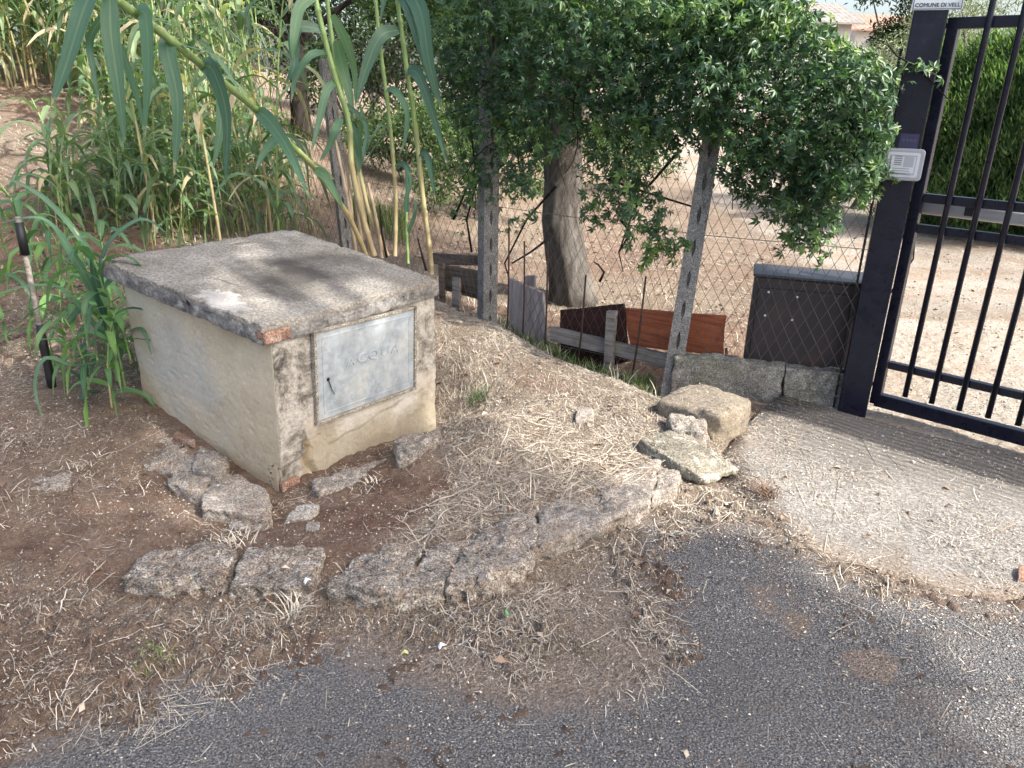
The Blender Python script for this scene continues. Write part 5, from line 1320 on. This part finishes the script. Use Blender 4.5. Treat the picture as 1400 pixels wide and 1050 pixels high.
for i, (px, y, h, rx, lm, lab) in enumerate(((600, 12.5, 3.4, 2.2, L_dark, 'leafy green tree in the field left of the trunk'), (510, 17, 4.6, 2.6, L_dark, 'dark green tree beyond the field behind the thick reeds'), (700, 19, 5.0, 3.0, L_olive, 'grey green olive tree beyond the field behind the vine'),
        (250, 15, 4.6, 2.8, L_green, 'bright green tree behind the reed thicket'), (60, 14, 4.6, 2.8, L_green, 'pale green tree behind the left end of the reed thicket'), (-150, 16, 5, 3, L_olive, 'olive tree far left behind the thicket'),
        (880, 24, 5.2, 3.2, L_olive, 'olive tree on the far side of the drive'), (1000, 30, 5.0, 3.4, L_dark, 'dark tree left of the far white house'), (350, 24, 6.5, 3.4, L_dark, 'tall dark tree far behind the reeds'), (150, 26, 7, 3.8, L_dark, 'tall dark tree far behind the thicket'), (-60, 26, 7.5, 3.6, L_dark, 'tall dark tree beyond the far left slope'))):
    bt_tree('tree', lab, 'tree', px, y, h, rx, lm, 9000, .11 if y < 20 else .17, .045 if y < 20 else .08, .13, 26, .14, .5, .9, None, GB)
# low bushes along the far side of the field
for px, y, h, rx, lab in ((655, 9.5, 1.5, .9, 'small dark bush in the field left of the trunk'), (545, 10.5, 1.3, .9, 'small dark bush in the field behind the slender reeds'), (480, 13, 1.9, 1.3, 'dark bush under the trees behind the thick reeds'), (720, 12, 1.7, 1.2, 'dark bush behind the big trunk'), (860, 13, 1.1, .9, 'low bush by the drive behind the vine')):
    bt_tree('bush', lab, 'bush', px, y, h, rx, L_fine, 3600, .07, .03, .03, 16, .1, .2, .4, None, 'bushes in the field')
# olives to the right
bt_tree('olive_tree', 'silvery olive tree between the vine and the gate post', 'olive tree', 1195, 12.5, 2.55, 1.35, L_olive, 15000, .075, .018, .10, 26, .12, .3, .5, None)
bt_tree('olive_tree', 'silvery olive tree rising behind the cypress hedge', 'olive tree', 1330, 15.5, 3.6, 1.9, L_olive, 12000, .085, .02, .13, 26, .25, .35, .6, None)
bt_tree('olive_tree', 'silvery olive tree behind the house number plate', 'olive tree', 1255, 19, 4.4, 1.5, L_olive, 9000, .09, .022, .13, 20, .2, .35, .6, None)
bt_tree('tree', 'dark round tree right of the far white house', 'tree', 1212, 27, 5.6, 1.3, L_dark, 7000, .15, .07, .16, 18, .2, .5, .8, None)
# cypress hedge along the drive, plant by plant
hb0, hb1 = gbase(1296, 322), gbase(1520, 352)
GH = 'cypress hedge plants along the drive'
def cypress(i, P, h, r):
    t = thing('hedge_cypress', 'bushy bright green cypress in the hedge beyond the gate', 'hedge plant', tuple(P), group=GH)
    MB().tube([(0, 0, -.1), (0, 0, h * .8)], [.05, .02], 7).build('trunk', bark, t, True)
    n = 22000; z = R.random(n) ** .9; a = R.random(n) * 6.283
    prof = np.where(z < .75, 1, np.sqrt(np.clip(1 - ((z - .75) / .27) ** 2, 0.02, 1))) * (.88 + .12 * np.minimum(z * 6, 1))
    lump = 1 + .20 * np.sin(a * 3 + z * 7 + i) * np.sin(z * 11 + i * 3) + .16 * np.sin(a * 6 - z * 15 + i * 2) + .12 * np.sin(a * 13 + z * 31) + .10 * R.normal(size=n)
    rr = r * prof * lump * (R.random(n) ** .22)
    Pq = np.stack([np.cos(a) * rr, np.sin(a) * rr, .05 + z * h * (1 + .07 * np.sin(a * 4 + i) + .05 * np.sin(a * 9 + i * 2))], -1)
    D = unit(np.stack([np.cos(a), np.sin(a), 1.3 + 0 * a], -1) + rdir(n) * .55)
    leaf_mesh('foliage', Pq, D, np.stack([np.cos(a), np.sin(a), .5 + 0 * a], -1) + rdir(n) * .5, (.04 + .13 * R.random(n) ** 2), .012 + .016 * R.random(n), L_con, t, .3, .05)
for i in range(6):
    P = hb0.lerp(hb1, (i + .3) / 5.2); P.z = hz(P.x, P.y); P.y += .65; cypress(i, P, 1.95 + .2 * random.random() + .06 * i, .74)

def m_plain(name, c, rough=.8): return NT(name, rough, .2).col(c).m
wallw = NT('white_render', .9, .1); wallw.col(wallw.ramp(wallw.noise(wallw.coord(), 2, 5), [(.3, (.42, .41, .39)), (.7, (.52, .51, .48))])); wallw = wallw.m
def house(name, label, px, py, y, w_, d_, eave, ridge, roofm, shut, yaw):
    P = aty(px, py, y); base = Vector((P.x, P.y, hz(P.x, P.y) - .3)); eave = P.z - base.z; h = thing(name, label, 'house', tuple(base), (0, 0, yaw))
    mb = MB(); mb.box((w_ / 2, d_ / 2, eave / 2), (w_, d_, eave)); mb.v += [(0, d_ * .0 + .001, eave), (0, d_ - .001, eave), (0, d_ / 2, eave + ridge - .05), (w_, .001, eave), (w_, d_ - .001, eave), (w_, d_ / 2, eave + ridge - .05)]
    b = len(mb.v) - 6; mb.f += [(b, b + 2, b + 1), (b + 3, b + 4, b + 5)]
    mb.build('wall', wallw, h)
    # corrugated roof: two pitched sheets with waves
    V, Fc = [], []; nc = int((w_ + .8) / .11)
    for sgn in (0, 1):
        b = len(V)
        for i in range(nc + 1):
            x = -.4 + i * .11; dz = .025 * (i % 2)
            V += [(x, -.35 if sgn == 0 else d_ + .35, eave - .14 + dz), (x, d_ / 2, eave + ridge + dz), (x, -.35 if sgn == 0 else d_ + .35, eave - .20), (x, d_ / 2, eave + ridge - .06)]
        for i in range(nc):
            k = b + 4 * i; Fc += [(k, k + 4, k + 5, k + 1), (k + 2, k + 3, k + 7, k + 6), (k, k + 2, k + 6, k + 4)]
    me = bpy.data.meshes.new('roof'); me.from_pydata(V, [], Fc); me.update(); link_mesh('roof', me, roofm, h)
    for i in range(int(w_ / 2.6)):
        x = 1.2 + i * 2.6
        f = MB().box((x, -.02, eave - 1.15), (1.0, .06, 1.25)).build('window', m_plain('window_frame', (.35, .33, .30)), h)
        for s_ in (-1, 1): MB().box((x + s_ * .24, -.07, eave - 1.15), (.44, .04, 1.1)).build('shutter', shut, f)
    return h
rf1 = NT('corrugated_roof', .9, .1); rf1.col(rf1.ramp(rf1.noise(rf1.coord(), 3, 6), [(.3, (.17, .155, .14)), (.7, (.27, .25, .235))])); rf2 = NT('tile_roof', .9, .1); rf2.col(rf2.ramp(rf2.noise(rf2.coord(), 3, 6), [(.3, (.22, .13, .10)), (.7, (.36, .24, .19))]))
house('house', 'far white house with a grey corrugated roof and rust red shutters', 1166, 27, 34, 9, 6, 0, .9, rf1.m, m_plain('red_shutter', (.25, .07, .05)), math.pi * 0 + 0.0).location.x -= 9
house('house', 'small far white house with a brown tiled roof, right of the corrugated one', 1172, 36, 40, 3.2, 4, 0, .7, rf2.m, m_plain('grey_shutter', (.3, .28, .26)), 0)

# ------------------------------------------------------------------ roadside shade trees outside the picture to the right and behind
def shade_pts(poly, n, t0, t1, z0=0.0):
    xs_ = [p[0] for p in poly]; ys_ = [p[1] for p in poly]; o = []
    while len(o) < n:
        x, y = random.uniform(min(xs_), max(xs_)), random.uniform(min(ys_), max(ys_))
        if inpoly(np.array([x]), np.array([y]), poly)[0]:
            t = random.uniform(t0, t1); P = Vector((x, y, z0)) + SUND * t; o.append((P.x, P.y, P.z, random.uniform(.22, .42)))
    return o
PL = lambda q, z=0: [tuple(onz(a, b, z))[:2] for a, b in q]
sA = PL([(-300, 700), (-200, 420), (100, 330), (330, 300), (560, 370), (598, 450), (600, 600), (640, 650), (560, 720), (440, 860), (-200, 900)], .2)
sB = PL([(560, 650), (700, 690), (850, 700), (1000, 705), (1110, 760), (1150, 830), (1190, 900), (1280, 980), (1340, 1200), (-300, 1200), (-300, 780), (400, 780)], 0)
clA = shade_pts(sA, 70, 9.5, 12.5, .2); clB = shade_pts(sB, 74, 9.5, 12.5, 0)
tree('shade_tree', 'broad roadside tree right of the picture shading the box', 'tree', (6.4, -2.2, hz(6.4, -2.2)), 9, clA, L_fine, 36000, .10, .055, .2, None, None, 5.6, .45)
tree('shade_tree', 'roadside tree behind the viewer shading the asphalt', 'tree', (7.8, -5.2, hz(7.8, -5.2)), 9, clB, L_fine, 34000, .10, .055, .2, None, None, 5.6, .45)

# ------------------------------------------------------------------ litter and grass
from mathutils.bvhtree import BVHTree
bpy.context.view_layer.update()
_gxr, _gyr = np.arange(-2.2, 1.5, .015), np.arange(1.8, 4.2, .015); ROCKZ = np.full((len(_gyr), len(_gxr)), -9.0)
for o in list(COL.objects):
    if o.type == 'MESH' and o.parent is None and o.name.split('.')[0] in ('edging_stone', 'stone_slab', 'boulder', 'rubble_stone', 'rock', 'footing'):
        bv = BVHTree.FromPolygons([o.matrix_world @ v.co for v in o.data.vertices], [tuple(p.vertices) for p in o.data.polygons])
        cs = [o.matrix_world @ v.co for v in o.data.vertices]; x0_, x1_, y0_, y1_ = min(c.x for c in cs), max(c.x for c in cs), min(c.y for c in cs), max(c.y for c in cs)
        for j in np.where((_gyr > y0_) & (_gyr < y1_))[0]:
            for i in np.where((_gxr > x0_) & (_gxr < x1_))[0]:
                h_ = bv.ray_cast(Vector((_gxr[i], _gyr[j], 2)), Vector((0, 0, -1)))
                if h_[0] is not None: ROCKZ[j, i] = max(ROCKZ[j, i], h_[0].z)
_surf0 = surf
def rockz(x, y):
    i = np.round((x + 2.2) / .015).astype(int); j = np.round((y - 1.8) / .015).astype(int); ok = (i >= 0) & (j >= 0) & (i < len(_gxr)) & (j < len(_gyr))
    return np.where(ok, ROCKZ[np.clip(j, 0, len(_gyr) - 1), np.clip(i, 0, len(_gxr) - 1)], -9)
def surf(x, y): return np.maximum(_surf0(x, y), rockz(np.asarray(x, float), np.asarray(y, float)))
def strips(P, ang, ln, wd, lift, curl, k=3):
    """thin curved strips lying on the ground, k segments"""
    n = len(P); out = np.empty((n, (k + 1) * 2, 3)); h0_, h1_ = R.random(n) ** 2, R.random(n) ** 2
    for i in range(k + 1):
        t = i / k - .5; a = ang + curl * t
        x = P[:, 0] + np.cos(a) * ln * t; y = P[:, 1] + np.sin(a) * ln * t
        z = surf(x, y) + .0015 + lift * (h0_ + (h1_ - h0_) * (t + .5))
        nx_, ny_ = -np.sin(a), np.cos(a); w_ = wd * (.5 if i in (0, k) else 1) / 2; tw = (R.random(n) - .5) * wd * .8
        out[:, 2 * i] = np.stack([x + nx_ * w_, y + ny_ * w_, z + tw], -1); out[:, 2 * i + 1] = np.stack([x - nx_ * w_, y - ny_ * w_, z - tw * 0], -1)
    f = np.array([(2 * i, 2 * i + 2, 2 * i + 3, 2 * i + 1) for i in range(k)])
    return out.reshape(-1, 3), (np.arange(n)[:, None, None] * (k + 1) * 2 + f[None]).reshape(-1, 4), k
L_straw = NT('straw', .75, .25); L_straw.col(L_straw.ramp(L_straw.attr('rnd'), [(0, (.12, .095, .077)), (.35, (.29, .245, .20)), (.75, (.48, .43, .35)), (1, (.66, .61, .50))])); L_straw = L_straw.m
INB = lambda x, y: (lambda u, v: (u > -.03) & (u < BL_ + .03) & (v > -.0) & (v < BW_ + .03))((x - BF.x) * SDD.x + (y - BF.y) * SDD.y, (x - BF.x) * FRD.x + (y - BF.y) * FRD.y)
def sample(n, x0, x1, y0, y1, dens):
    x, y = R.uniform(x0, x1, n), R.uniform(y0, y1, n)
    px, py = project(np.stack([x, y, np.zeros(n)], -1)); k = (R.random(n) < dens(x, y, px, py)) & ~INB(x, y) & (px > -250) & (px < 1650)
    return np.stack([x[k], y[k]], -1)
def dn(x, y, px, py):
    d = np.where(y < 5.4, samp(im_straw, px, py) * np.clip(samp(im_soil2, px, py) * 1.5 - .1, .12, 1), .8) * np.clip(.65 + 1.7 * fbm(x, y, 3.5, 4), .06, 1.7)
    pm = path_mask(x, y)
    return d * (1 - .85 * pm) * np.where(rockz(x, y) > _surf0(x, y) + .02, .16, 1)
VV, FF, RR = [], [], []; off = 0
def add(P, ln, wd, lift, curl, rn, ang=None, k=3):
    global off
    a = R.random(len(P)) * 6.283 if ang is None else ang
    v, f, kk = strips(P, a, ln, wd, lift, curl, k); zz_ = v.reshape(len(P), -1, 3)[:, :, 2]; nv_ = zz_.shape[1]
    nr_ = (rockz(P[:, 0], P[:, 1]) > -5) | (rockz(P[:, 0] + .06, P[:, 1]) > -5) | (rockz(P[:, 0], P[:, 1] + .06) > -5) | (rockz(P[:, 0] - .06, P[:, 1]) > -5) | (rockz(P[:, 0], P[:, 1] - .06) > -5)
    bad = (np.ptp(zz_, axis=1) > .035) & nr_; v = v.reshape(len(P), nv_, 3); v[bad, :, 2] -= 1.0; v = v.reshape(-1, 3); VV.append(v); FF.append(f + off); RR.append(np.repeat(rn, kk)); off += len(v)
P = sample(330000, -3.6, 3.6, 1.1, 5.4, dn); n = len(P); print('straw', n)
add(P, .008 + .045 * R.random(n) ** 2.2, .0010 + .0016 * R.random(n), .008, (R.random(n) - .5) * .3, R.random(n), None, 2)
P = sample(34000, -3.6, 3.6, 1.1, 5.4, lambda *a: dn(*a) * .8); n = len(P)
add(P, .03 + .13 * R.random(n) ** 2.5, .0012 + .0018 * R.random(n), .016, R.normal(size=n) * .10, .25 + .7 * R.random(n), None, 4)
# longer stalks swept the same way above the kerb and along the bank
P = sample(5200, -.7, 1.3, 2.3, 4.0, lambda x, y, px, py: inpoly(px, py, [(560, 745), (640, 650), (760, 600), (900, 610), (900, 660), (730, 700), (640, 730)]) * .42 * np.where(rockz(x, y) > _surf0(x, y) + .03, .35, 1)); n = len(P)
add(P, .08 + .18 * R.random(n) ** 1.5, .0014 + .003 * R.random(n) ** 2, .022, R.normal(size=n) * .15, .35 + .65 * R.random(n), .55 + .5 * R.normal(size=n), 4)
P = sample(900, -3, 2.5, 1.1, 3.2, lambda x, y, px, py: samp(im_straw, px, py) * .5 * np.where(rockz(x, y) > 0, .1, 1) * np.where(samp(im_soil, px, py) < .5, .25, 1) + .006); n = len(P)
add(P, .08 + .28 * R.random(n) ** 3, .0015 + .0022 * R.random(n), .012, R.normal(size=n) * .22, .55 + .45 * R.random(n), None, 6)
# field beyond the fence
P = sample(110000, -6, 6.5, 5.2, 13, dn); n = len(P)
add(P, .03 + .09 * R.random(n) ** 1.6, .0025 + .0045 * R.random(n) ** 2, .018, (R.random(n) - .5) * .5, R.random(n) ** 1.5 * .9, None, 2)
v_ = np.concatenate(VV); tag(npmesh('straw_litter', v_, np.concatenate(FF), L_straw, rnd=np.concatenate(RR)), 'dry straw and grass stalks scattered over the soil and road edge', 'straw', kind='stuff')

# dry leaves and bark chips
L_dry = NT('dry_leaf', .8, .2); L_dry.col(L_dry.ramp(L_dry.attr('rnd'), [(0, (.07, .042, .03)), (.5, (.17, .11, .075)), (.8, (.33, .24, .17)), (1, (.52, .43, .34))])); L_dry = L_dry.m
P = np.concatenate([sample(9000, -3.6, 3.6, 1.1, 5.4, lambda *a: np.clip(dn(*a), .06, 1) * .55), sample(7000, -5, 5, 5.2, 10, lambda *a: dn(*a) * .5)]); n = len(P)
z = surf(P[:, 0], P[:, 1]) + .004 + .012 * R.random(n); C = np.stack([P[:, 0], P[:, 1], z], -1); D = rdir(n); D[:, 2] *= .25; s_ = .010 + .035 * R.random(n) ** 2.5 + .02 * (P[:, 1] > 5)
tag(leaf_mesh('dry_leaves', C, unit(D), unit(np.array([0, 0, 1.]) + rdir(n) * .4), s_, s_ * .6, L_dry, None, .35, .1), 'small brown dry leaves and chips lying on the ground', 'dry leaves', kind='stuff')
# grit and pebbles
def grit(name, label, P, size, mat):
    n = len(P); B = np.array([(1, 0, 0), (-1, 0, 0), (0, 1, 0), (0, -1, 0), (0, 0, .7), (0, 0, -.4)], float)
    z = surf(P[:, 0], P[:, 1]); V = np.stack([P[:, 0], P[:, 1], z], -1)[:, None] + (B[None] + R.normal(size=(n, 6, 3)) * .22) * size[:, None, None]
    f = np.array([(0, 2, 4), (2, 1, 4), (1, 3, 4), (3, 0, 4), (2, 0, 5), (1, 2, 5), (3, 1, 5), (0, 3, 5)])
    return tag(npmesh(name, V.reshape(-1, 3), (np.arange(n)[:, None, None] * 6 + f[None]).reshape(-1, 3), mat, rnd=np.repeat(R.random(n), 8)), label, 'gravel', kind='stuff')
peb = NT('pebble', .85, .3); peb.col(peb.ramp(peb.attr('rnd'), [(0, (.06, .055, .05)), (.6, (.20, .17, .145)), (.9, (.36, .33, .29)), (1, (.6, .58, .55))])); peb = peb.m
P = sample(26000, -3.4, 3.6, 1.05, 4.6, lambda x, y, px, py: .25 + .6 * (y < 2.6) + .2 * samp(im_straw, px, py)); n = len(P)
grit('grit', 'fine grit and small pebbles strewn over the road and soil', P, .0012 + .0065 * R.random(n) ** 7 + .0012 * R.random(n), peb)
P = sample(14000, 1.9, 7, 3.2, 11, lambda x, y, px, py: path_mask(x, y) * .9); n = len(P)
drg = NT('drive_gravel', .85, .3); drg.col(drg.ramp(drg.attr('rnd'), [(0, (.19, .155, .12)), (.6, (.36, .32, .27)), (1, (.56, .52, .46))])); drg = drg.m
grit('drive_gravel', 'pale gravel of the drive behind the gate', P, .004 + .010 * R.random(n) ** 3, drg)

# crumbled plant bits: very small chips that blur every edge between soil, asphalt and ramp
def dcr(x, y, px, py):
    s_ = samp(im_straw, px, py); e = samp(im_dust_lit, px, py); return np.clip(.22 + 1.0 * s_ + .9 * np.clip(e * (1.1 - e) * 3, 0, 1), 0, 1) * np.clip(.6 + 1.3 * fbm(x, y, 5, 4), .05, 1.4) * np.where(rockz(x, y) > _surf0(x, y) + .02, .25, 1)
P = sample(330000, -3.4, 3.5, 1.05, 4.6, dcr); n = len(P); z = surf(P[:, 0], P[:, 1]) + .001 + .005 * R.random(n)
D = rdir(n); D[:, 2] *= .3; s_ = .003 + .010 * R.random(n) ** 3
tag(leaf_mesh('plant_crumbs', np.stack([P[:, 0], P[:, 1], z], -1), unit(D), unit(np.array([0, 0, 1.]) + rdir(n) * .5), s_, s_ * (.25 + .5 * R.random(n)), L_straw, None, .2, .1), 'fine crumbled straw and leaf bits over soil and road', 'plant litter', kind='stuff')

# green grass and weeds
L_grass = leaf_mat('grass_blade', [(0, (.05, .10, .03)), (.6, (.10, .18, .05)), (.85, (.22, .26, .10)), (1, (.45, .39, .22))], .3, .5, .3)
def grass(name, label, P, h, w_, mat, rn=None, lean=.5):
    n = len(P); z = surf(P[:, 0], P[:, 1]) - .01; C = np.stack([P[:, 0], P[:, 1], z], -1); a = R.random(n) * 6.283
    D = np.stack([np.cos(a), np.sin(a), 0 * a], -1); S = np.stack([-np.sin(a), np.cos(a), 0 * a], -1); V = np.empty((n, 7, 3)); h = h[:, None]; l = lean * (.3 + R.random((n, 1))) * h
    for i, (t, q) in enumerate(((0, .8), (.45, 1), (.8, .7))):
        c = C + np.array([0, 0, 1.]) * h * (t - .15 * t * t) + D * l * t * t; V[:, 2 * i] = c + S * w_ * q / 2; V[:, 2 * i + 1] = c - S * w_ * q / 2
    V[:, 6] = C + np.array([0, 0, 1.]) * h * .9 + D * l * 1.15
    f = np.array([(0, 1, 3, 2), (2, 3, 5, 4), (4, 5, 6, 6)]); F_ = np.concatenate([(np.arange(n)[:, None, None] * 7 + f[None, :2]).reshape(-1, 4)])
    F3 = np.arange(n)[:, None] * 7 + np.array([4, 5, 6])[None]
    me = bpy.data.meshes.new(name); allv = V.reshape(-1, 3); nf = len(F_) + n
    me.vertices.add(len(allv)); me.vertices.foreach_set('co', allv.astype(np.float32).ravel()); me.loops.add(len(F_) * 4 + n * 3); me.polygons.add(nf)
    me.loops.foreach_set('vertex_index', np.concatenate([F_.ravel(), F3.ravel()]).astype(np.int32))
    ls = np.concatenate([np.arange(len(F_)) * 4, len(F_) * 4 + np.arange(n) * 3]); lt = np.concatenate([np.full(len(F_), 4), np.full(n, 3)])
    me.polygons.foreach_set('loop_start', ls.astype(np.int32)); me.polygons.foreach_set('loop_total', lt.astype(np.int32)); me.update(calc_edges=True)
    rn = R.random(n) if rn is None else rn; at = me.attributes.new('rnd', 'FLOAT', 'FACE'); at.data.foreach_set('value', np.concatenate([np.repeat(rn, 2), rn]).astype(np.float32))
    return tag(link_mesh(name, me, mat), label, 'grass', kind='stuff')
gp_ = [(200, 300), (260, 180), (440, 210), (545, 290), (560, 360), (500, 345), (400, 312), (280, 325)]
P = sample(70000, -4.5, -.2, 4.0, 8.5, lambda x, y, px, py: inpoly(px, py + 0, gp_) * np.clip(.7 + 1.2 * fbm(x, y, 3, 2), 0, 1)); n = len(P)
grass('green_grass', 'tangle of fine green grass below the reeds behind the box', P, .12 + .22 * R.random(n), .006, L_grass)
P = sample(16000, -7, -.5, 5.0, 13, lambda x, y, px, py: .4 * (px < 430) * (1 - ((px < 150) & (py > 120))) * np.clip(.4 + 1.5 * fbm(x, y, 1.5, 3), 0, 1)); n = len(P)
grass('thicket_undergrowth', 'dry and green undergrowth between the reed stems', P, .12 + .38 * R.random(n), .008, L_grass, .5 + .5 * R.random(n))
P = sample(9000, -4, 2, 4.0, 6.5, lambda x, y, px, py: inpoly(px, py, [(600, 400), (700, 440), (900, 540), (900, 560), (840, 530), (640, 440)]) * .5 + .05 * (y > 5)); n = len(P)
grass('dry_grass_tufts', 'dry grass tufts along the crest of the bank', P, .03 + .09 * R.random(n), .004, L_straw, .9 + .1 * R.random(n), 1.0)
P = sample(12000, -.4, 1.3, 4.2, 6.0, lambda x, y, px, py: inpoly(px, py, [(690, 440), (900, 500), (915, 530), (860, 525), (760, 490), (690, 460)]) * .8); n = len(P)
grass('ditch_weeds', 'green weeds in the ditch at the foot of the boards', P[:len(P) // 2], .04 + .09 * R.random(len(P) // 2), .006, L_grass, .3 + .7 * R.random(len(P) // 2))
def tuft(name, label, px, py, n, r, h, mat, rlo, rhi):
    c = ong(px, py); a = R.random(n) * 6.283; q = r * R.random(n) ** .7; P = np.stack([c.x + np.cos(a) * q, c.y + np.sin(a) * q], -1)
    o = grass(name, label, P, h * (.5 + R.random(n)), .0035, mat, rlo + (rhi - rlo) * R.random(n), 1.1); o['kind'] = 'thing'; o['category'] = 'grass tuft'; return o
tuft('grass_tuft', 'pale dry grass tuft at the foot of the second edging stone', 396, 842, 60, .04, .06, L_straw, .85, 1)
tuft('grass_tuft', 'grey green weed tuft on the road edge at lower left', 215, 905, 70, .06, .03, L_grass, .65, .95)
tuft('grass_tuft', 'pale dry grass tuft growing between the two left edging stones', 318, 745, 90, .08, .035, L_straw, .85, 1)
tuft('grass_tuft', 'small green weed on the bank right of the box', 655, 552, 70, .06, .06, L_grass, 0, .4)
tuft('grass_tuft', 'dry grass tuft under the right end of the box front', 500, 665, 60, .07, .025, L_straw, .88, 1)
tuft('grass_tuft', 'green weed by the foot of the leaning concrete post', 880, 522, 60, .08, .06, L_grass, 0, .4)
tuft('grass_tuft', 'dry grass tuft beside the flat stone at the far left', 115, 640, 70, .10, .03, L_straw, .85, 1)
tuft('grass_tuft', 'small shrivelled brown weed on the lower left edge of the ramp', 1048, 678, 120, .05, .05, L_dry, .3, .7)
pap = m_plain('paper', (.62, .66, .72))
def scrap(name, label, px, py, s, mat, cat='litter'):
    c = ong(px, py); mb = MB(); q = [(-s, -s * .4, 0), (0, -s * .2, s * .5), (s, -s * .3, .1 * s), (s * .8, s * .6, .3 * s), (0, s * .5, s * .9), (-s * .7, s * .5, .1 * s)]
    mb.v = [Vector(v) + Vector((0, 0, .002)) for v in q] + [Vector(v) for v in q]; mb.f = [(0, 1, 4, 5), (1, 2, 3, 4), (11, 10, 7, 6), (10, 9, 8, 7), (0, 6, 7, 1), (1, 7, 8, 2), (2, 8, 9, 3), (3, 9, 10, 4), (4, 10, 11, 5), (5, 11, 6, 0)]
    o = mb.build(name, mat); o.location = c + Vector((0, 0, .004)); o.rotation_euler.z = px; return tag(o, label, cat)
scrap('paper_scrap', 'crumpled white paper scrap in front of the second edging stone', 422, 822, .014, pap)
scrap('foil_scrap', 'small shiny pale scrap lying in the straw on the road edge', 604, 891, .014, pap)
scrap('fallen_leaf', 'large pale brown fallen leaf at lower left', 112, 972, .018, m_plain('pale_leaf', (.55, .42, .33)), 'leaf')
scrap('fallen_leaf', 'small green fallen leaf in the straw below the cracked kerb', 693, 840, .014, m_plain('green_leaf', (.12, .30, .12)), 'leaf')
scrap('fallen_leaf', 'yellowish fallen leaf below the cracked kerb', 553, 896, .013, m_plain('yellow_leaf', (.42, .42, .2)), 'leaf')
scrap('wood_chip', 'grey wood chip at the foot of the cracked kerb', 658, 812, .03, w_grey, 'wood chip')
scrap('wood_chip', 'pale cork coloured chip on the asphalt below the straw', 935, 1035, .014, m_plain('chip', (.50, .42, .32)), 'wood chip')
